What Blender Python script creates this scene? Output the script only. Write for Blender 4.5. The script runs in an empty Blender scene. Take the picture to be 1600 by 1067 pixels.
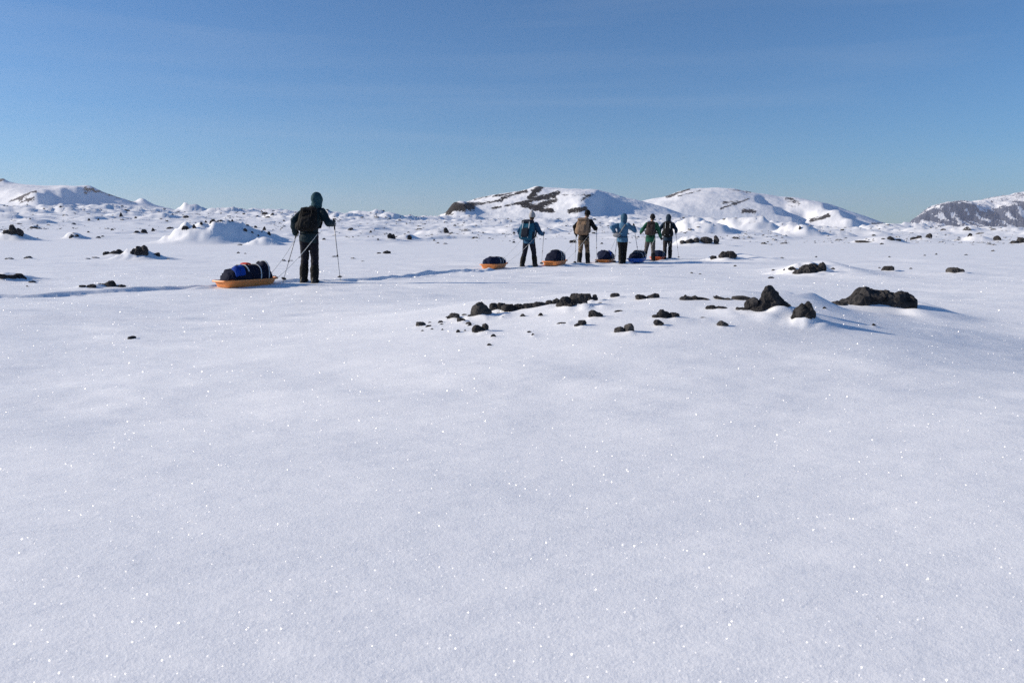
import bpy, bmesh, math, random
import numpy as np
from mathutils import Vector, Matrix

# ---------------------------------------------------------------- camera, sky, sun, exposure
SC = bpy.context.scene
COL = SC.collection
CAM_H = 0.95                      # crouching photographer
FPX, HOR = 1200.0, 368.0          # focal length and horizon row, in photograph pixels
PITCH = math.atan((533.5 - HOR) / FPX)
cam_d = bpy.data.cameras.new('camera')
cam_d.sensor_width = 36.0
cam_d.lens = FPX * 36.0 / 1600.0
cam_d.clip_start, cam_d.clip_end = 0.05, 60000.0
cam_d.dof.use_dof = True
cam_d.dof.focus_distance = 14.0
cam_d.dof.aperture_fstop = 5.6
cam = bpy.data.objects.new('camera', cam_d)
COL.objects.link(cam)
cam.location = (0, 0, CAM_H)
cam.rotation_euler = (math.pi / 2 - PITCH, 0, 0)
SC.camera = cam

SUN_EL, SUN_AZ = math.radians(21.0), math.radians(-86.0)      # azimuth clockwise from +Y (view direction)
sun_dir = Vector((math.cos(SUN_EL) * math.sin(SUN_AZ), math.cos(SUN_EL) * math.cos(SUN_AZ), math.sin(SUN_EL)))
W = bpy.data.worlds.new('World')
SC.world = W
W.use_nodes = True
nt = W.node_tree
nt.nodes.clear()
w_out = nt.nodes.new('ShaderNodeOutputWorld')
w_bg = nt.nodes.new('ShaderNodeBackground')
w_sky = nt.nodes.new('ShaderNodeTexSky')
w_sky.sky_type = 'NISHITA'
w_sky.sun_disc = False
w_sky.sun_elevation = SUN_EL
w_sky.sun_rotation = SUN_AZ
w_sky.altitude = 300.0
w_sky.air_density = 1.0
w_sky.dust_density = 0.0
w_sky.ozone_density = 8.0
w_bg.inputs['Strength'].default_value = 0.086
# very thin cirrus streaks over the whole sky
tc = nt.nodes.new('ShaderNodeTexCoord')
mp = nt.nodes.new('ShaderNodeMapping')
mp.inputs['Rotation'].default_value = (0.0, math.radians(7), 0.0)
mp.inputs['Scale'].default_value = (1.1, 1.1, 15.0)
nz = nt.nodes.new('ShaderNodeTexNoise')
nz.inputs['Scale'].default_value = 1.6
nz.inputs['Detail'].default_value = 5.0
nz.inputs['Roughness'].default_value = 0.5
nz.inputs['Distortion'].default_value = 0.4
rp = nt.nodes.new('ShaderNodeValToRGB')
rp.color_ramp.elements[0].position = 0.50
rp.color_ramp.elements[0].color = (0, 0, 0, 1)
rp.color_ramp.elements[1].position = 0.78
rp.color_ramp.elements[1].color = (0.11, 0.11, 0.11, 1)
mx = nt.nodes.new('ShaderNodeMix')
mx.data_type = 'RGBA'
mx.inputs[7].default_value = (5.0, 5.2, 6.2, 1)
nt.links.new(tc.outputs['Generated'], mp.inputs['Vector'])
nt.links.new(mp.outputs['Vector'], nz.inputs['Vector'])
nt.links.new(nz.outputs['Fac'], rp.inputs['Fac'])
nt.links.new(rp.outputs['Color'], mx.inputs[0])
nt.links.new(w_sky.outputs['Color'], mx.inputs[6])
tint = nt.nodes.new('ShaderNodeMix')          # the camera's cool white balance
tint.data_type = 'RGBA'; tint.blend_type = 'MULTIPLY'
tint.inputs[0].default_value = 1.0
tint.inputs[7].default_value = (0.88, 0.98, 0.97, 1)
nt.links.new(mx.outputs[2], tint.inputs[6])
nt.links.new(tint.outputs[2], w_bg.inputs['Color'])
nt.links.new(w_bg.outputs['Background'], w_out.inputs['Surface'])

sun_d = bpy.data.lights.new('sun', 'SUN')
sun_d.energy = 4.6
sun_d.angle = math.radians(0.53)
sun_d.color = (1.0, 0.885, 0.74)
sun = bpy.data.objects.new('sun', sun_d)
COL.objects.link(sun)
sun.rotation_euler = sun_dir.to_track_quat('Z', 'Y').to_euler()
sun.location = sun_dir * 40

SC.view_settings.view_transform = 'Standard'
SC.view_settings.look = 'None'
SC.view_settings.gamma = 1.0
SC.view_settings.use_curve_mapping = False
SC.view_settings.exposure = 0.46
SC.render.engine = 'CYCLES'
SC.cycles.max_bounces = 6
SC.cycles.diffuse_bounces = 3
SC.cycles.volume_bounces = 0
SC.cycles.use_denoising = False      # keeps the fine grain of the snow
SC.cycles.use_adaptive_sampling = False

# ---------------------------------------------------------------- numpy noise
def _hash(ix, iy, iz, seed):
    with np.errstate(over='ignore'):
        h = (ix.astype(np.uint32) * np.uint32(374761393) + iy.astype(np.uint32) * np.uint32(668265263)
             + iz.astype(np.uint32) * np.uint32(2147483647) + np.uint32((seed * 974634777) & 0xffffffff))
        h = (h ^ (h >> np.uint32(13))) * np.uint32(1274126177)
        h = (h ^ (h >> np.uint32(15))) * np.uint32(2246822519)
        h = h ^ (h >> np.uint32(16))
    return h.astype(np.float64) / 4294967295.0 * 2 - 1
def _q(t): return t * t * t * (t * (t * 6 - 15) + 10)
def noise2(x, y, seed=0):
    xi, yi = np.floor(x).astype(np.int64), np.floor(y).astype(np.int64)
    u, v = _q(x - xi), _q(y - yi)
    z = np.zeros_like(xi)
    a, b = _hash(xi, yi, z, seed), _hash(xi + 1, yi, z, seed)
    c, d = _hash(xi, yi + 1, z, seed), _hash(xi + 1, yi + 1, z, seed)
    return (a * (1 - u) + b * u) * (1 - v) + (c * (1 - u) + d * u) * v
def fbm2(x, y, o=4, seed=0, g=0.5):
    s, a, n = 0.0, 1.0, 0.0
    for k in range(o):
        s = s + a * noise2(x * 2.03 ** k + 17.3 * k, y * 2.03 ** k - 9.1 * k, seed + k)
        n += a; a *= g
    return s / n
def noise3(x, y, z, seed=0):
    xi, yi, zi = (np.floor(q).astype(np.int64) for q in (x, y, z))
    u, v, w = _q(x - xi), _q(y - yi), _q(z - zi)
    r = 0
    for dz in (0, 1):
        a, b = _hash(xi, yi, zi + dz, seed), _hash(xi + 1, yi, zi + dz, seed)
        c, d = _hash(xi, yi + 1, zi + dz, seed), _hash(xi + 1, yi + 1, zi + dz, seed)
        r = r + ((a * (1 - u) + b * u) * (1 - v) + (c * (1 - u) + d * u) * v) * (w if dz else 1 - w)
    return r
def fbm3(p, scale, o=4, seed=0, g=0.5, ridged=False):
    s, a, n = 0.0, 1.0, 0.0
    for k in range(o):
        f = scale * 2.03 ** k
        q = noise3(p[:, 0] * f + 11.7 * k, p[:, 1] * f + 5.2 * k, p[:, 2] * f - 3.9 * k, seed + k)
        if ridged: q = 1 - 2 * np.abs(q)
        s = s + a * q
        n += a; a *= g
    return s / n
def sstep(a, b, x):
    t = np.clip((x - a) / (b - a), 0, 1)
    return t * t * (3 - 2 * t)

# ---------------------------------------------------------------- helpers for objects
def link(o, parent=None):
    COL.objects.link(o)
    if parent is not None: o.parent = parent
    return o
def tag(o, label=None, cat=None, group=None, kind=None):
    if label: o['label'] = label
    if cat: o['category'] = cat
    if group: o['group'] = group
    if kind: o['kind'] = kind
    return o
def mesh_np(name, v, f, smooth=True):
    """numpy vertices (n,3), faces (m,3 or 4)"""
    m = bpy.data.meshes.new(name)
    k = f.shape[1]
    m.vertices.add(len(v)); m.vertices.foreach_set('co', np.ascontiguousarray(v, dtype=np.float32).ravel())
    m.loops.add(f.size); m.loops.foreach_set('vertex_index', np.ascontiguousarray(f, dtype=np.int32).ravel())
    m.polygons.add(len(f)); m.polygons.foreach_set('loop_start', np.arange(0, f.size, k, dtype=np.int32))
    m.polygons.foreach_set('loop_total', np.full(len(f), k, dtype=np.int32))
    m.update(calc_edges=True)
    m.polygons.foreach_set('use_smooth', np.full(len(f), smooth, dtype=bool))
    m.validate()
    return m
def obj(name, mesh, mat=None, parent=None, loc=None):
    if isinstance(mesh, bmesh.types.BMesh):
        me = bpy.data.meshes.new(name); mesh.to_mesh(me); mesh.free()
        me.polygons.foreach_set('use_smooth', np.full(len(me.polygons), True)); mesh = me
    o = bpy.data.objects.new(name, mesh)
    if mat is not None:
        mesh.materials.clear(); mesh.materials.append(mat)
    if loc is not None: o.location = loc
    return link(o, parent)
def get_co(me):
    a = np.empty(len(me.vertices) * 3, dtype=np.float32); me.vertices.foreach_get('co', a)
    return a.reshape(-1, 3).astype(np.float64)
def get_no(me):
    a = np.empty(len(me.vertices) * 3, dtype=np.float32); me.vertices.foreach_get('normal', a)
    return a.reshape(-1, 3).astype(np.float64)
def set_co(me, v):
    me.vertices.foreach_set('co', np.ascontiguousarray(v, dtype=np.float32).ravel()); me.update()
def remesh(bm, voxel, smooth=3, factor=0.5):
    """fuse overlapping closed shells into one continuous surface"""
    me = bpy.data.meshes.new('t'); bm.to_mesh(me); bm.free()
    o = bpy.data.objects.new('t', me); COL.objects.link(o)
    r = o.modifiers.new('r', 'REMESH'); r.mode = 'VOXEL'; r.voxel_size = voxel; r.adaptivity = 0
    if smooth:
        s = o.modifiers.new('s', 'SMOOTH'); s.iterations = smooth; s.factor = factor
    dg = bpy.context.evaluated_depsgraph_get()
    out = bpy.data.meshes.new_from_object(o.evaluated_get(dg))
    bpy.data.objects.remove(o); bpy.data.meshes.remove(me)
    out.polygons.foreach_set('use_smooth', np.full(len(out.polygons), True))
    return out
def facet(me, ratio):
    """break a lumpy surface into sharp flat faces"""
    o = bpy.data.objects.new('t', me); COL.objects.link(o)
    r = o.modifiers.new('d', 'DECIMATE'); r.ratio = ratio
    dg = bpy.context.evaluated_depsgraph_get()
    out = bpy.data.meshes.new_from_object(o.evaluated_get(dg))
    bpy.data.objects.remove(o); bpy.data.meshes.remove(me)
    out.polygons.foreach_set('use_smooth', np.full(len(out.polygons), False))
    return out
def ico(bm, c, r, sub=2, rot=None):
    M = Matrix.Translation(c) @ (rot.to_4x4() if rot else Matrix()) @ Matrix.Diagonal((r[0], r[1], r[2], 1))
    bmesh.ops.create_icosphere(bm, subdivisions=sub, radius=1.0, matrix=M)
def crag(bm, c, r, seed, sub=3, rot=None, cuts=11, boxy=1.0):
    """a rock core: a ball cut by random planes, so it has faces and edges"""
    g = np.random.default_rng(seed)
    n = g.normal(size=(cuts, 3)); n /= np.linalg.norm(n, axis=1)[:, None]
    d = g.uniform(0.62, 0.98, cuts)
    ret = bmesh.ops.create_icosphere(bm, subdivisions=sub, radius=1.0)
    vs = ret['verts']; P = np.array([v.co[:] for v in vs]); P /= np.linalg.norm(P, axis=1)[:, None]
    t = np.clip(P @ n.T, 1e-3, None); rad = np.minimum(1.0, (d[None] / t).min(1))
    P = P * rad[:, None]
    P = np.sign(P) * np.abs(P) ** boxy
    P /= np.abs(P).max(0)[None]
    M = Matrix.Translation(c) @ (rot.to_4x4() if rot else Matrix()) @ Matrix.Diagonal((r[0], r[1], r[2], 1))
    for v, p in zip(vs, P): v.co = M @ Vector(p)
def loft(bm, rings, cap=True):
    """rings: list of lists of points, same length"""
    R = [[bm.verts.new(p) for p in ring] for ring in rings]
    n = len(R[0])
    for a, b in zip(R[:-1], R[1:]):
        for i in range(n):
            bm.faces.new((a[i], a[(i + 1) % n], b[(i + 1) % n], b[i]))
    if cap:
        bm.faces.new(list(reversed(R[0]))); bm.faces.new(R[-1])
    return R
def tube(bm, pts, rad, n=8, side=None):
    """tapered tube; rad = one radius, or one per point, or (rx, ry) per point with rx along side"""
    pts = [Vector(p) for p in pts]
    if not isinstance(rad, (list, tuple)): rad = [rad] * len(pts)
    rings = []
    ref = Vector(side) if side is not None else None
    for i, p in enumerate(pts):
        t = (pts[min(i + 1, len(pts) - 1)] - pts[max(i - 1, 0)]).normalized()
        if ref is None: ref = t.orthogonal()
        s = (ref - t * ref.dot(t)).normalized()
        if side is None: ref = s
        u = t.cross(s)
        rx, ry = rad[i] if isinstance(rad[i], (list, tuple)) else (rad[i], rad[i])
        rings.append([p + s * (rx * math.cos(a)) + u * (ry * math.sin(a)) for a in (2 * math.pi * k / n for k in range(n))])
    loft(bm, rings)
def box(bm, c, s, rot=None):
    M = Matrix.Translation(c) @ (rot.to_4x4() if rot else Matrix()) @ Matrix.Diagonal((s[0], s[1], s[2], 1))
    bmesh.ops.create_cube(bm, size=1.0, matrix=M)

# ---------------------------------------------------------------- materials
def material(name, c1, c2=None, rough=0.8, scale=8.0, bump=0.0, bscale=None, spec=0.3, detail=6.0, sheen=0.0, dist=0.01):
    m = bpy.data.materials.new(name); m.use_nodes = True
    n = m.node_tree; b = n.nodes['Principled BSDF']
    b.inputs['Roughness'].default_value = rough
    b.inputs['Specular IOR Level'].default_value = spec
    if sheen: b.inputs['Sheen Weight'].default_value = sheen
    t = n.nodes.new('ShaderNodeTexCoord')
    z = n.nodes.new('ShaderNodeTexNoise'); z.inputs['Scale'].default_value = scale; z.inputs['Detail'].default_value = detail
    z.inputs['Roughness'].default_value = 0.6
    n.links.new(t.outputs['Object'], z.inputs['Vector'])
    r = n.nodes.new('ShaderNodeValToRGB')
    r.color_ramp.elements[0].position, r.color_ramp.elements[1].position = 0.33, 0.68
    c2 = c2 or tuple(min(1, q * 1.35) for q in c1)
    r.color_ramp.elements[0].color = (*c1, 1); r.color_ramp.elements[1].color = (*c2, 1)
    n.links.new(z.outputs['Fac'], r.inputs['Fac']); n.links.new(r.outputs['Color'], b.inputs['Base Color'])
    if bump:
        y = n.nodes.new('ShaderNodeTexNoise'); y.inputs['Scale'].default_value = bscale or scale * 4; y.inputs['Detail'].default_value = 8
        y.inputs['Roughness'].default_value = 0.65
        n.links.new(t.outputs['Object'], y.inputs['Vector'])
        u = n.nodes.new('ShaderNodeBump'); u.inputs['Strength'].default_value = bump; u.inputs['Distance'].default_value = dist
        n.links.new(y.outputs['Fac'], u.inputs['Height']); n.links.new(u.outputs['Normal'], b.inputs['Normal'])
    return m

SNOW = (0.87, 0.89, 0.925)
def snow_material():
    m = bpy.data.materials.new('snow'); m.use_nodes = True
    n = m.node_tree; b = n.nodes['Principled BSDF']
    b.inputs['Base Color'].default_value = (*SNOW, 1)
    b.inputs['Roughness'].default_value = 0.55
    b.inputs['Specular IOR Level'].default_value = 0.25
    t = n.nodes.new('ShaderNodeTexCoord')
    def nz(scale, detail, sx=1, sy=1, rz=0.0, rough=0.6):
        mp = n.nodes.new('ShaderNodeMapping'); mp.inputs['Scale'].default_value = (sx, sy, 1); mp.inputs['Rotation'].default_value = (0, 0, rz)
        z = n.nodes.new('ShaderNodeTexNoise'); z.inputs['Scale'].default_value = scale; z.inputs['Detail'].default_value = detail
        z.inputs['Roughness'].default_value = rough
        n.links.new(t.outputs['Object'], mp.inputs['Vector']); n.links.new(mp.outputs['Vector'], z.inputs['Vector'])
        return z
    prev = None
    for z, dist in ((nz(1.3, 4, 0.45, 1.6, 0.2), 0.030), (nz(9.0, 5, 0.7, 1.1), 0.0045), (nz(75.0, 3), 0.0012), (nz(300.0, 2), 0.0008)):
        u = n.nodes.new('ShaderNodeBump'); u.inputs['Strength'].default_value = 1.0; u.inputs['Distance'].default_value = dist
        n.links.new(z.outputs['Fac'], u.inputs['Height'])
        if prev: n.links.new(prev.outputs['Normal'], u.inputs['Normal'])
        prev = u
    n.links.new(prev.outputs['Normal'], b.inputs['Normal'])
    return m
M_SNOW = snow_material()

def hill_material(name, rock1, rock2, scale, bdist):
    """snow and rock, split by the vertex attribute 'rock' roughened with noise"""
    m = bpy.data.materials.new(name); m.use_nodes = True
    n = m.node_tree; b = n.nodes['Principled BSDF']
    b.inputs['Roughness'].default_value = 0.8; b.inputs['Specular IOR Level'].default_value = 0.15
    t = n.nodes.new('ShaderNodeTexCoord'); at = n.nodes.new('ShaderNodeAttribute'); at.attribute_name = 'rock'
    z = n.nodes.new('ShaderNodeTexNoise'); z.inputs['Scale'].default_value = scale; z.inputs['Detail'].default_value = 7; z.inputs['Roughness'].default_value = 0.72
    n.links.new(t.outputs['Object'], z.inputs['Vector'])
    a = n.nodes.new('ShaderNodeMath'); a.operation = 'MULTIPLY_ADD'; a.inputs[1].default_value = 2.6; a.inputs[2].default_value = -1.35
    n.links.new(z.outputs['Fac'], a.inputs[0])
    s = n.nodes.new('ShaderNodeMath'); s.operation = 'ADD'
    n.links.new(at.outputs['Fac'], s.inputs[0]); n.links.new(a.outputs[0], s.inputs[1])
    st = n.nodes.new('ShaderNodeMapRange'); st.inputs['From Min'].default_value = 0.45; st.inputs['From Max'].default_value = 0.56
    n.links.new(s.outputs[0], st.inputs['Value'])
    z2 = n.nodes.new('ShaderNodeTexNoise'); z2.inputs['Scale'].default_value = scale * 3; z2.inputs['Detail'].default_value = 5
    n.links.new(t.outputs['Object'], z2.inputs['Vector'])
    rk = n.nodes.new('ShaderNodeMix'); rk.data_type = 'RGBA'; rk.inputs[6].default_value = (*rock1, 1); rk.inputs[7].default_value = (*rock2, 1)
    n.links.new(z2.outputs['Fac'], rk.inputs[0])
    mx = n.nodes.new('ShaderNodeMix'); mx.data_type = 'RGBA'; mx.inputs[6].default_value = (*SNOW, 1)
    n.links.new(st.outputs['Result'], mx.inputs[0]); n.links.new(rk.outputs[2], mx.inputs[7])
    n.links.new(mx.outputs[2], b.inputs['Base Color'])
    u = n.nodes.new('ShaderNodeBump'); u.inputs['Strength'].default_value = 0.7; u.inputs['Distance'].default_value = bdist
    n.links.new(z.outputs['Fac'], u.inputs['Height']); n.links.new(u.outputs['Normal'], b.inputs['Normal'])
    return m

def rock_material(name, c1, c2):
    m = material(name, c1, c2, rough=0.92, scale=9.0, bump=0.9, bscale=38.0, spec=0.2, dist=0.02)
    return m
M_ROCK = rock_material('lava rock', (0.014, 0.014, 0.016), (0.066, 0.063, 0.064))
M_ROCK2 = rock_material('weathered grey lava rock', (0.030, 0.029, 0.030), (0.10, 0.094, 0.092))
def dusted(m, lo=0.62, hi=0.80):
    """lay wind-blown snow on the upward faces of a rock material"""
    n = m.node_tree; b = n.nodes['Principled BSDF']; src = b.inputs['Base Color'].links[0].from_socket
    g = n.nodes.new('ShaderNodeNewGeometry'); sp = n.nodes.new('ShaderNodeSeparateXYZ'); n.links.new(g.outputs['True Normal'], sp.inputs[0])
    z = n.nodes.new('ShaderNodeTexNoise'); z.inputs['Scale'].default_value = 2.3; z.inputs['Detail'].default_value = 4
    t = n.nodes.new('ShaderNodeTexCoord'); n.links.new(t.outputs['Object'], z.inputs['Vector'])
    a = n.nodes.new('ShaderNodeMath'); a.operation = 'MULTIPLY_ADD'; a.inputs[1].default_value = 0.5; a.inputs[2].default_value = -0.25
    n.links.new(z.outputs['Fac'], a.inputs[0]); s = n.nodes.new('ShaderNodeMath'); s.operation = 'ADD'
    n.links.new(sp.outputs['Z'], s.inputs[0]); n.links.new(a.outputs[0], s.inputs[1])
    r = n.nodes.new('ShaderNodeMapRange'); r.inputs['From Min'].default_value = lo; r.inputs['From Max'].default_value = hi; n.links.new(s.outputs[0], r.inputs['Value'])
    x = n.nodes.new('ShaderNodeMix'); x.data_type = 'RGBA'; x.inputs[7].default_value = (*SNOW, 1)
    n.links.new(r.outputs['Result'], x.inputs[0]); n.links.new(src, x.inputs[6]); n.links.new(x.outputs[2], b.inputs['Base Color'])
    return m
M_FAR = material('far lava rock', (0.022, 0.021, 0.024), (0.06, 0.056, 0.056), rough=0.95, scale=1.3, bump=0.5, bscale=4.0, dist=0.1)
dusted(M_FAR, 0.72, 0.86)
M_ROCKS = dusted(rock_material('snow-dusted lava rock', (0.014, 0.014, 0.016), (0.048, 0.046, 0.048)), 0.74, 0.88)
# ================================================================ SETTING
# ---------------------------------------------------------------- terrain heights, metres; camera stands at the origin and looks along +Y
_PR = np.log(np.array([1.0, 34, 46, 62, 100, 150, 250, 400, 620, 800, 950, 1500, 20000]))
_PZ = np.array([0.0, 0.0, 0.06, 0.28, 1.1, 2.6, 6.2, 12.0, 21.5, 28.6, 30.0, 14.0, -60.0])
_TA = np.array([-1.6, -0.75, -0.66, -0.30, -0.08, 0.10, 0.22, 0.33, 0.45, 0.60, 0.75, 1.6])
_TF = np.array([0.5, 0.80, 0.82, 0.78, 0.62, 0.60, 0.52, 0.36, 0.20, 0.10, 0.08, 0.1])
def H0(x, y):
    r = np.maximum(np.hypot(x, y), 1.0)
    ta = np.clip(x / np.maximum(y, 0.2 * r), -1.6, 1.6)
    z = np.interp(np.log(r), _PR, _PZ)
    return np.where(z > 0, z * np.interp(ta, _TA, _TF), z)
def pix_dir(u, v):
    w = v - 533.5
    return np.array([u - 800.0, FPX * math.cos(PITCH) - w * math.sin(PITCH), -FPX * math.sin(PITCH) - w * math.cos(PITCH)])
_TT = np.concatenate([np.geomspace(1.5, 60, 1500), np.geomspace(60.2, 1100, 2500)])
def hit(u, v, Hf):
    """where the ray of a photograph pixel meets the ground; past the crest: the nearest miss"""
    d = pix_dir(u, v); d = d / d[1]
    g = CAM_H + d[2] * _TT - Hf(d[0] * _TT, _TT)
    k = np.nonzero(g < 0)[0]
    if len(k) and k[0] > 0:
        i = k[0]; f = g[i - 1] / (g[i - 1] - g[i]); t = _TT[i - 1] + f * (_TT[i] - _TT[i - 1])
    else:
        i = int(np.argmin(g / _TT)); t = _TT[i]
    return np.array([d[0] * t, t])

# mounds of drifted snow: pixel of the base, width and height in pixels, steepness of the lee side, depth ratio
MOUNDS_PX = [(358, 382, 160, 38, .5, .9), (282, 381, 66, 15, .45, .8), (418, 384, 60, 12, .5, .7), (218, 407, 74, 19, .55, .7),
             (22, 376, 56, 15, .6, .7), (118, 374, 36, 9, .5, .7), (305, 331, 60, 13, .6, .6), (205, 340, 80, 7, .7, .6),
             (1272, 431, 110, 13, .9, .8), (1140, 408, 70, 9, .8, .8), (1092, 385, 80, 14, .8, .5), (1390, 382, 100, 9, .8, .5),
             (1110, 371, 130, 21, .6, .7), (1185, 367, 120, 20, .6, .7), (1262, 371, 90, 17, .6, .7), (1085, 362, 60, 14, .6, .7), (1320, 372, 70, 9, .6, .6), (1430, 366, 80, 9, .6, .6), (60, 352, 90, 9, .6, .6), (480, 352, 80, 8, .6, .6), (545, 345, 90, 9, .6, .6), (20, 343, 60, 7, .6, .6), (150, 346, 70, 7, .6, .6), (800, 368, 90, 8, .6, .6),
             (640, 377, 70, 7, .6, .6), (690, 372, 80, 9, .6, .6), (590, 333, 120, 9, .7, .5), (1150, 356, 160, 14, .6, .4),
             (1240, 366, 120, 15, .5, .5), (1330, 366, 90, 8, .6, .5), (20, 441, 80, 9, .8, .8), (165, 453, 76, 6, .8, .8),
             (1540, 378, 60, 7, .7, .6), (1520, 366, 80, 8, .6, .5), (745, 345, 110, 9, .6, .5), (90, 334, 150, 7, .7, .5),
             (1085, 352, 90, 10, .6, .4), (870, 352, 150, 9, .7, .4), (960, 350, 110, 7, .7, .4)]
MOUNDS = []
for (u, v, w, h, lee, asp) in MOUNDS_PX:
    c = hit(u, v, H0); r = math.hypot(*c)
    wm, hm = w * r / 1211, h * r / 1211
    c = c * (1 + 0.5 * wm * asp / r)
    MOUNDS.append((c[0], c[1], wm / 2, wm * asp / 2, hm, lee))
TRAIL_PX = [(-260, 472), (-90, 465), (0, 462), (60, 461), (120, 459), (190, 455), (260, 452), (340, 449), (440, 443), (520, 440), (570, 437),
            (620, 434), (680, 428), (750, 421), (800, 418), (850, 416), (911, 412.5), (972, 411.5), (1010, 408), (1042, 405)]
TRAIL = np.array([hit(u, v, H0) for u, v in TRAIL_PX])
# wind tails of snow behind rocks: start pixel, end pixel, half width in metres, height
TAILS_PX = [((1405, 484), (1530, 497), .30, .17), ((1215, 496), (1340, 545), .50, .13), ((1120, 505), (1430, 585), .80, .09), ((1268, 504), (1350, 512), .25, .09), ((1228, 491), (1320, 506), .40, .06),
            ((1285, 423), (1400, 440), .9, .30), ((1150, 404), (1230, 410), .7, .22), ((940, 480), (1120, 520), .8, .10),
            ((1040, 468), (1110, 478), .4, .05), ((764, 500), (860, 520), .45, .06)]
TAILS = [(hit(*a, H0), hit(*b, H0), w, h) for a, b, w, h in TAILS_PX]

def trail_cut(x, y):
    best = np.full(x.shape, 9.0); along = np.zeros(x.shape); acc = 0.0
    for a, b in zip(TRAIL[:-1], TRAIL[1:]):
        ab = b - a; L = math.hypot(*ab)
        t = np.clip(((x - a[0]) * ab[0] + (y - a[1]) * ab[1]) / (L * L), 0, 1)
        q = np.hypot(x - a[0] - t * ab[0], y - a[1] - t * ab[1])
        s = np.sign((x - a[0]) * ab[1] - (y - a[1]) * ab[0])
        m = q < np.abs(best)
        best = np.where(m, q, best); along = np.where(m, acc + t * L, along); acc += L
    wob = best + 0.10 * noise2(x * 1.1, y * 1.1, 77)
    trough = -0.085 * sstep(0.35, 0.26, wob) + 0.045 * np.exp(-((wob - 0.43) / 0.08) ** 2) * (0.6 + 0.9 * noise2(x * 3.1, y * 3.1, 78))
    steps = -0.085 * sstep(0.13, 0.05, np.abs(best - 0.10)) * sstep(0.1, 0.6, np.sin(along * 4.6))
    return (trough + steps) * (0.75 + 0.5 * noise2(along * 0.8, along * 0.0 + 3.3, 5))

def H(x, y):
    x = np.asarray(x, dtype=np.float64); y = np.asarray(y, dtype=np.float64)
    r = np.hypot(x, y)
    z = H0(x, y)
    # broad swells close by
    z = z + 0.26 * np.exp(-(((x - 1.5) / 2.7) ** 2 + ((y - 7.6) / 2.6) ** 2)) * (r < 40)
    z = z - 0.20 * np.exp(-(((x - 5.6) / 2.0) ** 2 + ((y - 6.2) / 2.4) ** 2)) * (r < 40)
    near = sstep(60, 25, r)
    z = z + near * sstep(1.0, 5.0, r) * 0.062 * fbm2(x / 3.4 + 3, y / 2.4, 3, 1)
    z = z + near * 0.022 * fbm2(x / 0.95 + 0.25 * y, y / 0.36, 3, 4) * (0.35 + 0.65 * sstep(-0.1, 0.5, noise2(x / 3.1, y / 2.2, 8)))
    z = z + near * sstep(5, 8, r) * 0.030 * np.maximum(0, fbm2(x / 1.3 + 0.5 * y, y / 0.28, 3, 14))
    # hummocks of buried lava farther out
    a1 = np.interp(r, [38, 60, 110, 240, 420, 800], [0, 0.15, 0.8, 1.4, 1.7, 1.6])
    a2 = np.interp(r, [70, 140, 300, 600, 900, 1400], [0, 1.0, 2.8, 4.4, 4.4, 0])
    patch = sstep(-0.25, 0.45, fbm2(x / 75, y / 120, 3, 21))
    w0 = fbm2(x / 14.0 - 0.15 * y / 14.0, y / 10.0, 2, 31)
    lump = np.maximum(0, fbm2(x / 14.0 - 0.15 * y / 14.0 - 0.55 * w0, y / 10.0, 5, 31, 0.55) + 0.02)
    m = r > 36
    z = z + np.where(m, a1 * lump * 2.0 * (0.2 + 0.8 * patch), 0)
    w0 = fbm2(x / 52 - 0.2 * y / 52, y / 46, 2, 41)
    big = fbm2(x / 52 - 0.2 * y / 52 - 0.6 * w0, y / 46, 5, 41)
    z = z + np.where(m, a2 * np.maximum(-0.12, big) * (0.3 + 0.9 * patch), 0)
    z = z + np.where(r > 120, 1.5 * (0.75 - np.abs(fbm2(x / 9, y / 11, 4, 51, 0.6)) * 1.8) * sstep(100, 380, r) * (0.35 + 0.65 * patch) * sstep(1300, 900, r), 0)
    for cx, cy, rx, ry, h, lee in MOUNDS:
        u, q = (x - cx) / rx, (y - cy) / ry
        k = (np.abs(u) < 2.4) & (np.abs(q) < 2.4)
        if not k.any(): continue
        u, q = u[k], q[k]
        n = fbm2(x[k] / (rx * 0.42), y[k] / (ry * 0.6), 4, 61)
        u = u + 0.28 * n + 0.12 * np.sin(q * 3)
        ramp = np.clip(h / rx / 0.58, 0.12, 1.0)                      # lee side falls steadily, steeper than the sun stands
        ur = 0.85 * u - 0.50 * q * ry / rx
        b = np.exp(-1.2 * ((np.minimum(u, 0.4) ** 2 * 1.15) ** 1.7 + np.abs(q) ** 2.6))
        b = b * (1 - sstep(0.0, 1.0, 0.12 + 0.76 * np.clip((ur - 0.05) / ramp, -0.158, 1.158)))
        zz = z.copy(); n2 = fbm2(x[k] / (rx * 0.16), y[k] / (ry * 0.25), 3, 67)
        zz[k] = z[k] + h * b * (0.9 + 0.32 * n + 0.20 * n2); z = zz
    for a, b, w, h in TAILS:
        ab = b - a; L2 = ab @ ab
        t = ((x - a[0]) * ab[0] + (y - a[1]) * ab[1]) / L2
        s = ((x - a[0]) * ab[1] - (y - a[1]) * ab[0]) / math.sqrt(L2)
        e = sstep(-0.25, 0.05, t) * np.clip(1 - t, 0, 1) ** 1.3
        sk = np.where(s > 0, s / (w * 1.3), s / (w * 0.8))
        z = z + h * e * np.exp(-np.abs(sk) ** 1.7)
    k = (r > 9) & (r < 40)
    if k.any():
        zz = z.copy(); zz[k] = z[k] + trail_cut(x[k], y[k]); z = zz
    return z
def ground(u, v):
    p = hit(u, v, H)
    return Vector((p[0], p[1], float(H(np.array([p[0]]), np.array([p[1]]))[0])))
def zat(x, y): return float(H(np.array([float(x)]), np.array([float(y)]))[0])

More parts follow.
